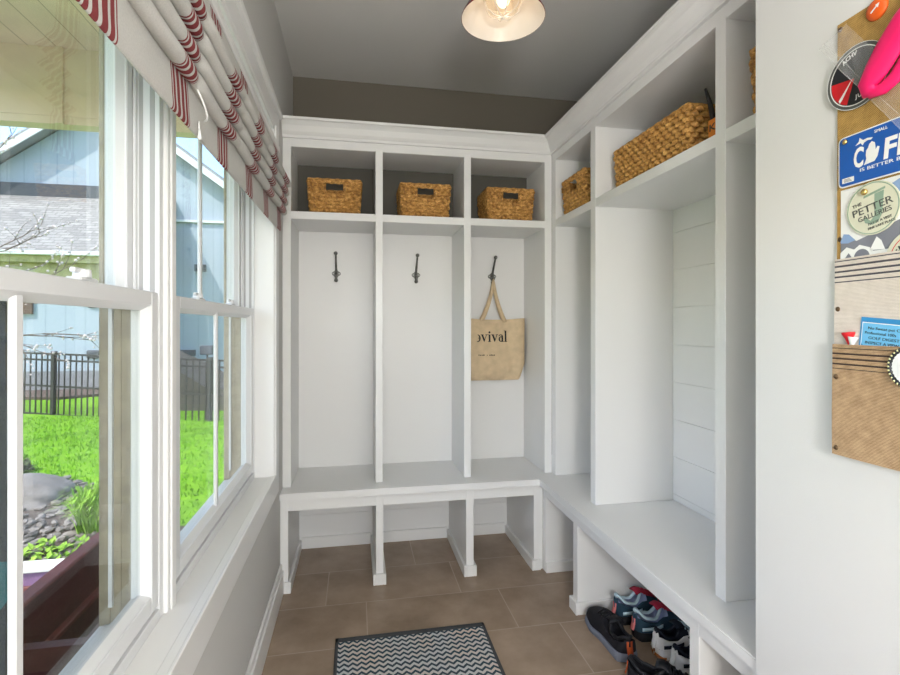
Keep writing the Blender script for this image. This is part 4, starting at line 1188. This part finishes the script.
# round badge on the lower pocket
t = thing('rope_badge', 'round white badge with a black and green rope border on the lower pocket', 'badge', (XW-0.022, 0.675, 1.12))
by, bz = 0.6480, 1.157
q = MB(); flat(q, circ(0.0315, 40), WM(by, bz, 0.0262), 0.002); q.build('disc', M['p_white'], t)
q = MB(); q.tube([WM(by, bz, 0.0275) @ Vector((0.0315*math.cos(2*PI*k/64), 0.0315*math.sin(2*PI*k/64), 0)) for k in range(64)], [0.0030+0.0010*(k % 2) for k in range(64)], 7, closed=True); q.build('rope_border', M['p_black'], t, smooth=True)
q = MB()
for k in range(0, 32):
    a = 2*PI*k/32
    q.ball(tuple(WM(by, bz, 0.0305) @ Vector((0.0322*math.cos(a), 0.0322*math.sin(a), 0))), 0.0016, n=6)
q.build('rope_flecks', M['p_yellow'], t, smooth=True)
q = MB()
for x_, y_, w_, h_ in ((-0.022, 0.010, 0.010, 0.005), (-0.024, -0.004, 0.012, 0.006), (-0.020, -0.016, 0.012, 0.005), (-0.006, 0.006, 0.016, 0.006), (-0.006, -0.008, 0.016, 0.006)):
    flat(q, [(x_, y_), (x_+w_, y_+0.002), (x_+w_, y_+h_+0.002), (x_, y_+h_)], WM(by, bz, 0.0276), 0.0003)
q.build('print', M['p_azure'], t)

# ================================================================== OUTSIDE
GZ = -0.35
def grass_mat():
    m, nt, N, L, b = new_mat('spring_lawn')
    tc = N.new('ShaderNodeTexCoord')
    n = N.new('ShaderNodeTexNoise'); n.inputs['Scale'].default_value = 6; n.inputs['Detail'].default_value = 8; n.inputs['Roughness'].default_value = 0.7
    L.new(tc.outputs['Object'], n.inputs['Vector'])
    r = N.new('ShaderNodeValToRGB'); e = r.color_ramp.elements
    e[0].position = 0.3; e[0].color = (0.085, 0.24, 0.007, 1); e[1].position = 0.72; e[1].color = (0.24, 0.47, 0.016, 1)
    L.new(n.outputs['Fac'], r.inputs['Fac']); L.new(r.outputs['Color'], b.inputs['Base Color']); b.inputs['Roughness'].default_value = 0.9; b.inputs['Specular IOR Level'].default_value = 0.1
    bp = N.new('ShaderNodeBump'); bp.inputs['Strength'].default_value = 0.5; bp.inputs['Distance'].default_value = 0.03
    n2 = N.new('ShaderNodeTexNoise'); n2.inputs['Scale'].default_value = 40; L.new(tc.outputs['Object'], n2.inputs['Vector'])
    L.new(n2.outputs['Fac'], bp.inputs['Height']); L.new(bp.outputs['Normal'], b.inputs['Normal'])
    return m
M['lawn'] = grass_mat()
M['soil'] = mat('dark_soil', (0.09, 0.07, 0.055), 0.95, noise=0.4, nscale=20, bump=0.6, bscale=40)
M['mulch'] = mat('brown_mulch', (0.10, 0.065, 0.05), 0.95, noise=0.5, nscale=15, bump=0.6, bscale=50)
struct(MB().box(-40, 8, -8, 45, GZ-0.3, GZ), 'ground', M['lawn'])
# pebble bed
bed = [(-1.0, 2.2), (-1.45, 3.3), (-1.85, 4.3), (-2.3, 5.25), (-2.9, 5.75), (-3.7, 5.95), (-5.2, 5.2), (-5.2, 2.2)]
struct(MB().prism([(x, y, GZ+0.002) for x, y in bed], (0, 0, 0.012)), 'garden_bed', M['soil'])
struct(MB().box(-5.2, -0.52, -1.5, 2.2, GZ+0.002, GZ+0.02), 'patio', mat('grey_patio_concrete', (0.45, 0.43, 0.40), 0.9, noise=0.12))
M['stone'] = mat('mixed_river_stone', (0.21, 0.185, 0.165), 0.8, noise=0.55, nscale=9)
def inside(p, poly):
    x, y = p; c = False
    for (x0, y0), (x1, y1) in zip(poly, poly[1:]+poly[:1]):
        if (y0 > y) != (y1 > y) and x < (x1-x0)*(y-y0)/(y1-y0)+x0: c = not c
    return c
rnd = random.Random(3)
q = MB(); n = 0
while n < 1900:
    x, y = rnd.uniform(-4.2, -1.2), rnd.uniform(2.6, 5.9)
    if not inside((x, y), bed): continue
    r = rnd.uniform(0.014, 0.044)
    R_ = bmesh.ops.create_icosphere(q.bm, subdivisions=1, radius=1)
    mt = Matrix.Translation((x, y, GZ+0.015+r*0.3)) @ Matrix.Rotation(rnd.uniform(0, 6), 4, 'Z') @ Matrix.Rotation(rnd.uniform(-.4, .4), 4, 'X') @ Matrix.Diagonal((r*rnd.uniform(.9, 1.7), r*rnd.uniform(.6, 1.1), r*rnd.uniform(.35, .7), 1))
    for v in R_['verts']: v.co = mt @ (v.co*rnd.uniform(0.85, 1.12))
    n += 1
o = q.build('pebbles', M['stone'], smooth=False); tag(o, 'grey brown pebbles and bark covering the bed outside the window', 'pebbles', kind='stuff')
# lawn blades
bl_ = bmesh.new()
for k in range(15000):
    x = rnd.uniform(-7.5, -1.2); y = rnd.uniform(4.2, 9.8)
    if inside((x, y), bed): continue
    a = rnd.uniform(0, PI); h = rnd.uniform(0.02, 0.05); w = 0.009
    dx, dy = math.cos(a)*w, math.sin(a)*w
    v = [bl_.verts.new(p) for p in ((x-dx, y-dy, GZ), (x+dx, y+dy, GZ), (x+rnd.uniform(-.02, .02), y+rnd.uniform(-.02, .02), GZ+h))]
    bl_.faces.new(v)
q = MB(); q.bm.free(); q.bm = bl_
M['blade'] = mat('grass_blade', (0.18, 0.40, 0.012), 0.8, spec=0.1, noise=0.35, nscale=3)
o = q.build('grass_blades', M['blade'], normals=False); tag(o, 'bright green grass blades of the lawn', 'grass', kind='stuff')

# boulder
q = MB(); R_ = bmesh.ops.create_icosphere(q.bm, subdivisions=4, radius=1)
for v in R_['verts']:
    d = v.co.normalized(); k = 1+0.10*math.sin(d.x*4+1)*math.cos(d.y*3)+0.06*math.sin(d.z*7+d.x*5)+0.03*math.sin(d.y*13+d.z*9)
    v.co = Vector((d.x*0.52*k, d.y*0.34*k, max(-0.4, d.z*0.185*k)))
q.xform(Matrix.Translation((-3.02, 5.12, GZ+0.03)))
M['boulder'] = mat('grey_boulder', (0.25, 0.225, 0.205), 0.9, noise=0.35, nscale=4, bump=0.6, bscale=20)
single(q, 'boulder', M['boulder'], 'large rounded grey boulder on the pebble bed by the lawn', 'boulder', smooth=True)

M['leaf_dark'] = mat('dark_shrub_leaf', (0.05, 0.085, 0.02), 0.7, noise=0.4, nscale=20)
M['leaf_bright'] = mat('bright_grass_leaf', (0.24, 0.45, 0.03), 0.7, noise=0.4, nscale=12)
M['leaf_lime'] = mat('lime_leaf', (0.33, 0.55, 0.05), 0.6, noise=0.3, nscale=12)
M['stem'] = mat('plant_stem', (0.16, 0.12, 0.06), 0.9)
def leaf_cloud(name, label, c, rad, n, size, m_, strappy=False, sub='leaves'):
    t = thing(name, label, 'plant', c)
    q = MB()
    for k in range(n):
        if strappy:
            a = rnd.uniform(0, 2*PI); l = rad[2]*rnd.uniform(.6, 1.15); out = rnd.uniform(0.1, 1.0)*rad[0]
            b0 = Vector((c[0]+rnd.uniform(-.4, .4)*rad[0], c[1]+rnd.uniform(-.4, .4)*rad[1], c[2]))
            d = Vector((math.cos(a), math.sin(a), 0)); s_ = Vector((-d.y, d.x, 0))*size
            P = [b0, b0+d*out*0.35+Vector((0, 0, l*0.6)), b0+d*out*0.8+Vector((0, 0, l*0.95)), b0+d*out*1.2+Vector((0, 0, l*0.85))]
            q.grid([[p-s_*w, p+s_*w] for p, w in zip(P, (1, .8, .5, .05))])
        else:
            while True:
                d = Vector((rnd.uniform(-1, 1), rnd.uniform(-1, 1), rnd.uniform(0, 1)))
                if 0.2 < d.length < 1: break
            p = Vector((c[0]+d.x*rad[0], c[1]+d.y*rad[1], c[2]+d.z*rad[2]))
            R_ = Matrix.Rotation(rnd.uniform(0, 6.28), 3, 'Z') @ Matrix.Rotation(rnd.uniform(-1, 1), 3, 'X')
            v = [q.bm.verts.new(p+R_ @ Vector(x)*size) for x in ((0, -1, 0), (.5, 0, .1), (0, 1, 0), (-.5, 0, .1))]
            q.bm.faces.new(v)
    q.build(sub, m_, t, normals=False)
    MB().tube([(c[0], c[1], c[2]), (c[0]+0.01, c[1], c[2]+rad[2]*0.6)], [0.014, 0.006], 6).build('stem', M['stem'], t)
    return t
leaf_cloud('shrub', 'small dark shrub behind the grey boulder at the edge of the lawn', (-3.72, 6.1, GZ), (0.30, 0.25, 0.20), 500, 0.05, M['leaf_dark'])
leaf_cloud('ornamental_grass', 'tall bright green clump of ornamental grass at the edge of the pebble bed', (-1.93, 4.25, GZ), (0.24, 0.24, 0.34), 480, 0.008, M['leaf_bright'], True)
leaf_cloud('seedling', 'small lime green seedling among the pebbles', (-2.10, 3.86, GZ), (0.12, 0.12, 0.12), 60, 0.035, M['leaf_lime'])
leaf_cloud('ground_cover', 'low green plant among the pebbles beside the red planter', (-1.80, 3.75, GZ), (0.22, 0.16, 0.15), 120, 0.03, M['leaf_bright'])

# dark red window-box planter under the windows
M['redwood'] = mat('dark_red_stained_wood', (0.085, 0.018, 0.018), 0.55, noise=0.35, nscale=9, bump=0.2, bscale=40)
M['redwood_top'] = mat('red_stained_edge', (0.19, 0.035, 0.03), 0.5, noise=0.3, nscale=9)
t = thing('window_box', 'long dark red wooden window box planter just outside the windows', 'planter', (-0.66, 1.9, GZ))
MB().box(-0.745, -0.720, 1.17, 1.80, 0.30, 0.605, 0.003).build('front_board', M['redwood'], t)
MB().box(-0.750, -0.713, 1.17, 1.80, 0.605, 0.616, 0.003).build('top_edge', M['redwood_top'], t)
MB().box(-0.720, -0.700, 1.17, 1.80, 0.470, 0.486, 0.003).build('ledge', M['redwood_top'], t)
MB().box(-0.720, -0.545, 1.17, 1.80, 0.30, 0.33).build('bottom_board', M['redwood'], t)
MB().box(-0.720, -0.545, 1.17, 1.195, 0.33, 0.56).build('end_board', M['redwood'], t)
MB().box(-0.720, -0.545, 1.775, 1.80, 0.33, 0.56).build('end_board', M['redwood'], t)
MB().box(-0.565, -0.545, 1.195, 1.775, 0.33, 0.56).build('back_board', M['redwood'], t)
for y in (1.25, 1.72):
    MB().box(-0.74, -0.66, y-0.04, y+0.04, GZ+0.0, 0.30).build('leg', M['redwood'], t)

# low garden bench (white plank, purple apron, red rail)
M['purple'] = mat('purple_painted_wood', (0.25, 0.13, 0.27), 0.5, noise=0.2, nscale=10)
M['bench_white'] = mat('white_painted_wood', (0.80, 0.78, 0.74), 0.5)
t = thing('garden_bench', 'low purple and white painted bench outside beyond the red planter', 'bench', (-1.8, 2.92, GZ))
MB().box(-2.4, -1.0, 2.860, 2.965, -0.018, 0.004, 0.004).build('seat', M['bench_white'], t)
MB().box(-2.36, -1.04, 2.875, 2.895, -0.088, -0.018, 0.003).build('apron', M['purple'], t)
MB().box(-2.36, -1.04, 2.868, 2.900, -0.110, -0.088, 0.003).build('rail', M['redwood_top'], t)
MB().box(-2.36, -1.04, 2.880, 2.950, GZ+0.02, -0.110, 0.004).build('base', M['bench_white'], t)

# dark covered thing close outside the left pane
M['dark_cover'] = mat('dark_grey_fabric_cover', (0.035, 0.036, 0.042), 0.8, noise=0.3, nscale=8, bump=0.3, bscale=30)
M['teal_badge'] = mat('teal_sticker', (0.01, 0.22, 0.25), 0.5)
t = thing('storage_bin', 'tall dark grey lidded storage bin outside the far left pane', 'storage bin', (-0.85, 0.85, GZ+0.02))
MB().box(-1.08, -0.66, 0.66, 1.128, GZ+0.021, 1.20, 0.006).build('body', M['dark_cover'], t)
MB().box(-1.09, -0.655, 0.65, 1.132, 1.20, 1.305, 0.006).build('lid', M['dark_cover'], t)
q = MB(); q.lathe([(0.0, 0.004), (0.045, 0.004), (0.045, 0.0)], (-0.660, 1.075, 0.735), 24, 'x'); q.build('sticker', M['teal_badge'], t)

# porch roof over the window
M['porch'] = mat('tan_porch_plywood', (0.80, 0.66, 0.52), 0.75, noise=0.12, nscale=3)
def boards_mat():
    m = mat('tan_porch_boards', (0.80, 0.66, 0.52), 0.75, noise=0.12, nscale=3)
    nt = m.node_tree; N, L = nt.nodes, nt.links; b = N['Principled BSDF']
    src = b.inputs['Base Color'].links[0].from_socket
    tc = N.new('ShaderNodeTexCoord'); sp = N.new('ShaderNodeSeparateXYZ'); L.new(tc.outputs['Object'], sp.inputs[0])
    f = math_node(N, L, 'FRACT', math_node(N, L, 'DIVIDE', math_node(N, L, 'ADD', sp.outputs['X'], 10.0), 0.14))
    k = math_node(N, L, 'LESS_THAN', f, 0.04)
    mix = N.new('ShaderNodeMixRGB'); L.new(k, mix.inputs['Fac']); L.new(src, mix.inputs['Color1']); mix.inputs['Color2'].default_value = (0.45, 0.36, 0.26, 1)
    L.new(mix.outputs['Color'], b.inputs['Base Color'])
    return m
M['boards'] = boards_mat()
t = thing('porch_roof', 'tan boarded porch roof with a deep end beam outside the left window', 'porch roof', (-1.5, 1.5, GZ))
MB().box(-2.0, -0.505, -1.0, 3.02, 2.70, 2.73).build('soffit', M['boards'], t)
MB().box(-2.0, -0.505, 3.0, 3.09, 2.295, 2.70).build('beam', M['porch'], t)
MB().box(-2.0, -0.505, 2.994, 3.0, 2.335, 2.46).build('beam_trim', M['porch'], t)
MB().box(-1.565, -1.525, 2.985, 3.0, 2.295, 2.70).build('batten', M['porch'], t)
MB().box(-2.0, -1.91, -1.0, 3.0, 2.45, 2.70).build('beam', M['porch'], t)
MB().box(-2.05, -0.505, -1.05, 3.12, 2.73, 2.80).build('roof_deck', M['track'], t)
MB().box(-2.05, -1.95, 2.99, 3.09, GZ+0.0, 2.30).build('post', M['porch'], t)
MB().box(-2.05, -1.95, -1.0, -0.9, GZ+0.02, 2.45).build('post', M['porch'], t)

# metal fence
A, B = Vector((-7.6, 10.95, 0)), Vector((-0.6, 8.15, 0))
D_ = (B-A).normalized(); LN = (B-A).length
ang = math.atan2(D_.y, D_.x)
t = thing('metal_fence', 'black metal picket fence across the lawn behind the windows', 'fence', (A.x, A.y, GZ)); t.rotation_euler = (0, 0.022, ang)
ORG[t.name] = Vector((0, 0, 0))
for z in (1.13, 1.02, 0.56, 0.055):
    MB().box(0, LN, -0.014, 0.014, z-0.016, z+0.016).build('rail', M['black_metal'], t)
p0 = MB().box(-0.009, 0.009, -0.009, 0.009, 0.045, 1.13).build('picket', M['black_metal'], t)
npk = int(LN/0.122)
for k in range(npk):
    c = p0 if k == 0 else p0.copy()
    if k: COL.objects.link(c); c.parent = t
    c.location = (0.06+0.122*k, 0, 0)
po = MB().box(-0.032, 0.032, -0.032, 0.032, 0.0, 1.16).box(-0.038, 0.038, -0.038, 0.038, 1.16, 1.18, 0.006).build('post', M['black_metal'], t)
for k, s_ in enumerate((0.55, 2.515, 5.62, 7.40)):
    c = po if k == 0 else po.copy()
    if k: COL.objects.link(c); c.parent = t
    c.location = (s_, 0, 0)

# neighbour house
def siding(c0, c1, pitch, vertical=True):
    m = mat('painted_board_siding', c0, 0.7)
    nt = m.node_tree; N, L = nt.nodes, nt.links; b = N['Principled BSDF']
    tc = N.new('ShaderNodeTexCoord'); sp = N.new('ShaderNodeSeparateXYZ'); L.new(tc.outputs['Object'], sp.inputs[0])
    f = math_node(N, L, 'FRACT', math_node(N, L, 'DIVIDE', math_node(N, L, 'ADD', sp.outputs['X' if vertical else 'Z'], 50.0), pitch))
    c = ramp_const(N, L, f, [(0.0, c0), (0.91, c1)])
    L.new(c, b.inputs['Base Color'])
    return m
M['siding'] = siding((0.40, 0.46, 0.53), (0.335, 0.395, 0.465), 0.42)
M['shingle'] = None
def shingle_mat(name, c0, c1):
    m, nt, N, L, b = new_mat(name)
    tc = N.new('ShaderNodeTexCoord')
    br = N.new('ShaderNodeTexBrick'); br.inputs['Scale'].default_value = 1.0
    br.inputs['Brick Width'].default_value = 0.30; br.inputs['Row Height'].default_value = 0.14; br.inputs['Mortar Size'].default_value = 0.012; br.inputs['Bias'].default_value = 0.0
    br.inputs['Color1'].default_value = (*c0, 1); br.inputs['Color2'].default_value = (*c1, 1); br.inputs['Mortar'].default_value = (0.16, 0.15, 0.14, 1)
    L.new(tc.outputs['Object'], br.inputs['Vector']); L.new(br.outputs['Color'], b.inputs['Base Color']); b.inputs['Roughness'].default_value = 0.95
    return m
M['shingle'] = shingle_mat('grey_asphalt_shingle', (0.37, 0.355, 0.33), (0.25, 0.24, 0.225))
M['house_trim'] = mat('white_house_trim', (0.75, 0.77, 0.78), 0.6)
M['house_grey'] = mat('grey_roof_edge', (0.30, 0.32, 0.34), 0.8)
M['flashing'] = mat('dark_slate_flashing', (0.06, 0.07, 0.085), 0.7)
M['foundation'] = mat('grey_block_foundation', (0.25, 0.25, 0.26), 0.9, noise=0.15, nscale=5)
M['house_tan'] = mat('tan_fascia', (0.42, 0.38, 0.18), 0.8, noise=0.25, nscale=8)
t = thing('house', 'pale blue board-sided neighbour house with a gable and a lower shingled wing', 'house', (-8, 15, GZ))
PKX, PKZ, PS = -7.2, 7.75, 0.73
gw = [(-13.5, GZ), (-1.2, GZ), (-1.2, PKZ-PS*6.0), (PKX, PKZ), (-13.5, PKZ-PS*6.3)]
MB().prism([(x, 16.3, z) for x, z in gw], (0, 6, 0)).build('gable_wall', M['siding'], t)
rf = MB()
for sx in (-1, 1):
    xe = PKX+sx*7.0; ze = PKZ-PS*7.0
    P = [(PKX, 15.9, PKZ+0.05), (xe, 15.9, ze+0.05), (xe, 15.9, ze+0.30), (PKX, 15.9, PKZ+0.30)]
    rf.prism(P, (0, 6.8, 0))
rf_ = rf.build('gable_roof', M['house_grey'], t)
rk = MB()
for sx in (-1, 1):
    xe = PKX+sx*7.02; ze = PKZ-PS*7.02
    rk.prism([(PKX, 15.86, PKZ-0.02), (xe, 15.86, ze-0.02), (xe, 15.86, ze+0.20), (PKX, 15.86, PKZ+0.20)], (0, 0.04, 0))
rk.build('rake_board', M['house_trim'], rf_)
MB().box(-5.75, -1.2, 16.22, 16.30, 4.33, 4.40).build('trim_band', M['house_trim'], t)
MB().box(-13.5, -5.9, 16.2, 16.3, 4.88, 5.28).build('flashing', M['flashing'], t)
# lower wing
MB().box(-13.5, -5.6, 13.4, 16.3, 0.15, 2.80).build('wing_wall', M['siding'], t)
MB().box(-13.5, -5.6, 13.38, 16.3, GZ, 0.15).build('foundation', M['foundation'], t)
q = MB(); q.prism([(-13.5, 0, -0.04), (-5.3, 0, -0.04), (-5.3, 0, 0.06), (-13.5, 0, 0.06)], (0, 3.85, 0))
sl = math.atan2(4.90-2.93, 16.3-13.15)
q.xform(Matrix.Translation((0, 13.15, 2.93)) @ Matrix.Rotation(sl, 4, 'X')); q.build('wing_roof', M['shingle'], t)
MB().box(-13.5, -5.3, 13.06, 13.17, 2.86, 2.96, 0.01).build('gutter', M['house_trim'], t)
MB().box(-13.5, -5.4, 13.17, 13.4, 2.70, 2.86).build('fascia', M['house_tan'], t)
MB().box(-13.5, -5.55, 13.34, 13.4, 2.20, 2.70).build('frieze', M['house_tan'], t)
v = MB().tube([(-9.75, 14.2, 3.45), (-9.75, 14.2, 4.05)], 0.07, 12); v.lathe([(0.16, 0.0), (0.09, 0.18), (0.075, 0.2)], (-9.75, 14.2, 3.55), 16); v.lathe([(0.12, 0), (0.12, 0.06), (0.0, 0.10)], (-9.75, 14.2, 4.02), 16)
v.build('vent_pipe', M['house_trim'], t, smooth=True)
for x, z, r in ((-6.20, 1.72, 0.10), (-6.18, 0.52+0.02, 0.14)):
    MB().box(x-r, x+r, 13.34, 13.4, z-r*0.7, z+r*0.7, 0.03).build('wall_vent', M['flashing'], t)
f_ = MB().box(-8.2, -7.45, 13.33, 13.4, 1.50, 2.2).build('window', mat('brown_window_frame', (0.10, 0.05, 0.03), 0.7), t)
MB().box(-4.75, -4.45, 16.15, 16.3, 2.86, 3.06).build('wall_lamp', M['flashing'], t)
MB().box(-5.25, -4.75, 16.2, 16.3, 0.32, 0.50).build('wall_vent', M['flashing'], t)

# mulch strip and low dark bank by the house
struct(MB().prism([(-12, 13.4, GZ+0.002), (-12, 12.6, GZ+0.002), (-7.6, 12.2, GZ+0.002), (-6.2, 12.0, GZ+0.002), (-5.4, 12.6, GZ+0.002), (-5.4, 13.4, GZ+0.002)], (0, 0, 0.06)), 'mulch_bed', M['mulch'])
M['tarp'] = mat('dark_olive_tarp', (0.055, 0.05, 0.04), 0.85, noise=0.3, nscale=4, bump=0.4, bscale=10)
q = MB(); q.prism([(-4.6, 10.3, GZ), (-2.35, 9.9, GZ), (-2.35, 9.9, GZ+0.38), (-2.75, 9.95, GZ+0.45), (-3.3, 10.05, GZ+0.78), (-4.6, 10.3, GZ+1.35)], (0.25, 1.3, 0))
single(q, 'tarp_heap', M['tarp'], 'dark olive sloping covered heap behind the fence in the right window', 'covered heap')
t = thing('bird_feeder', 'dark bird feeder on a thin pole behind the fence in the right window', 'bird feeder', (-3.15, 11.3, GZ))
MB().tube([(-3.15, 11.6, GZ), (-3.15, 11.6, 0.62)], 0.02, 8).build('pole', M['black_metal'], t)
MB().box(-3.28, -3.02, 11.5, 11.7, 0.60, 0.80, 0.02).build('feeder_box', M['flashing'], t)

# blossoming tree, trunk outside the frame
M['bark'] = mat('grey_brown_bark', (0.17, 0.12, 0.10), 0.9, noise=0.3, nscale=30)
M['blossom'] = mat('pale_pink_blossom', (0.75, 0.62, 0.62), 0.8)
t = thing('blossom_tree', 'bare branches with pale pink buds reaching across the left window', 'tree', (-5.6, 7.0, GZ))
MB().tube([(-5.6, 7.0, GZ), (-5.55, 7.0, 0.6), (-5.5, 6.95, 1.6), (-5.55, 6.9, 2.6)], [0.11, 0.09, 0.07, 0.05], 10).build('trunk', M['bark'], t, smooth=True)
br = MB(); buds = MB()
rb = random.Random(11)
def branch(p, d, l, r, depth):
    P = [p]; n = 6; dd = d.normalized()
    for k in range(n):
        dd = (dd+Vector((rb.uniform(-.18, .18), rb.uniform(-.18, .18), rb.uniform(-.10, .12)))).normalized()
        P.append(P[-1]+dd*l/n)
    br.tube(P, [r*(1-0.8*k/n) for k in range(n+1)], 5)
    if depth:
        for k in range(2, n+1):
            for _ in range(1):
                branch(P[k], (dd+Vector((rb.uniform(-.8, .8), rb.uniform(-.6, .6), rb.uniform(-.35, .55)))), l*0.45, r*0.5, depth-1)
    else:
        for k in range(2, n+1):
            if rb.random() < 0.7: buds.ball(tuple(P[k]+Vector((rb.uniform(-.02, .02),)*3)), rb.uniform(0.008, 0.02), n=6)
for p, d, l in (((-5.5, 6.95, 1.3), (1, -.1, .02), 1.75), ((-5.52, 6.9, 1.0), (1, .1, .08), 1.7), ((-5.52, 6.95, 1.9), (1, -.1, 0.12), 1.5), ((-5.55, 6.9, 2.5), (1, -.2, 0.25), 1.5), ((-5.55, 6.9, 2.6), (.7, -.3, 0.7), 1.5)):
    branch(Vector(p), Vector(d), l, 0.020, 2)
br.build('branches', M['bark'], t)
o = buds.build('buds', M['blossom'], t); o['kind'] = 'stuff'

# ------------------------------------------------------------------ light
w = bpy.data.worlds.new('sky'); S.world = w; w.use_nodes = True
N, L = w.node_tree.nodes, w.node_tree.links
bg = N['Background']
sky = N.new('ShaderNodeTexSky'); sky.sky_type = 'NISHITA'; sky.sun_disc = False
sky.sun_elevation = math.radians(52); sky.sun_rotation = math.radians(245); sky.altitude = 200; sky.air_density = 1.0; sky.dust_density = 1.5; sky.ozone_density = 1.0
L.new(sky.outputs[0], bg.inputs['Color']); bg.inputs['Strength'].default_value = 0.62
sun = bpy.data.lights.new('sun', 'SUN'); sun.energy = 5.2; sun.angle = math.radians(0.8); sun.color = (1.0, 0.95, 0.86)
so = bpy.data.objects.new('sun', sun); COL.objects.link(so)
so.rotation_euler = Vector((-0.50, -0.42, 0.80)).to_track_quat('Z', 'Y').to_euler()
# the caged bulb
pl = bpy.data.lights.new('lamp_bulb_light', 'POINT'); pl.energy = 0.20; pl.color = (1.0, 0.80, 0.58); pl.shadow_soft_size = 0.02
po_ = bpy.data.objects.new('lamp_bulb_light', pl); COL.objects.link(po_); po_.location = (LX, LY, LZ+0.02)
# added fill lamp, unseen behind the camera, to brighten the room
M['fill_lampshade'] = mat('fill_linen_shade', (0.8, 0.77, 0.7), 0.9)
FX, FY = 0.10, -1.20
t = thing('fill_lamp', 'low white fill lamp with a bare round bulb, added unseen behind the camera', 'fill lamp', (FX, FY, 0))
MB().lathe([(0.0, 0.0), (0.14, 0.0), (0.14, 0.02), (0.02, 0.03), (0.0, 0.03)], (FX, FY, 0.001), 32).build('base', M['trim'], t, smooth=True)
MB().tube([(FX, FY, 0.02), (FX, FY, 0.95)], 0.012, 12).build('pole', M['trim'], t, smooth=True)
MB().ball((FX, FY, 1.00), 0.045, sz=1.2).build('bulb', M['bulb'], t, smooth=True)
fl = bpy.data.lights.new('fill_lamp_light', 'POINT'); fl.energy = 135; fl.color = (1.0, 0.975, 0.95); fl.shadow_soft_size = 0.20
fo = bpy.data.objects.new('fill_lamp_light', fl); COL.objects.link(fo); fo.location = (FX, FY, 1.30)

# ------------------------------------------------------------------ camera and colour
cam = bpy.data.cameras.new('camera'); co = bpy.data.objects.new('camera', cam); COL.objects.link(co)
co.location = (0, 0, 1.2241); co.rotation_euler = (PI/2, 0, -0.1853)
cam.sensor_width = 36; cam.lens = 501.87/900*36; cam.shift_y = -11.78/900; cam.clip_start = 0.02; cam.clip_end = 200
S.camera = co
vs = S.view_settings
vs.view_transform = 'Standard'; vs.look = 'None'; vs.gamma = 1; vs.exposure = -0.14
try: vs.use_curve_mapping = False
except Exception: pass
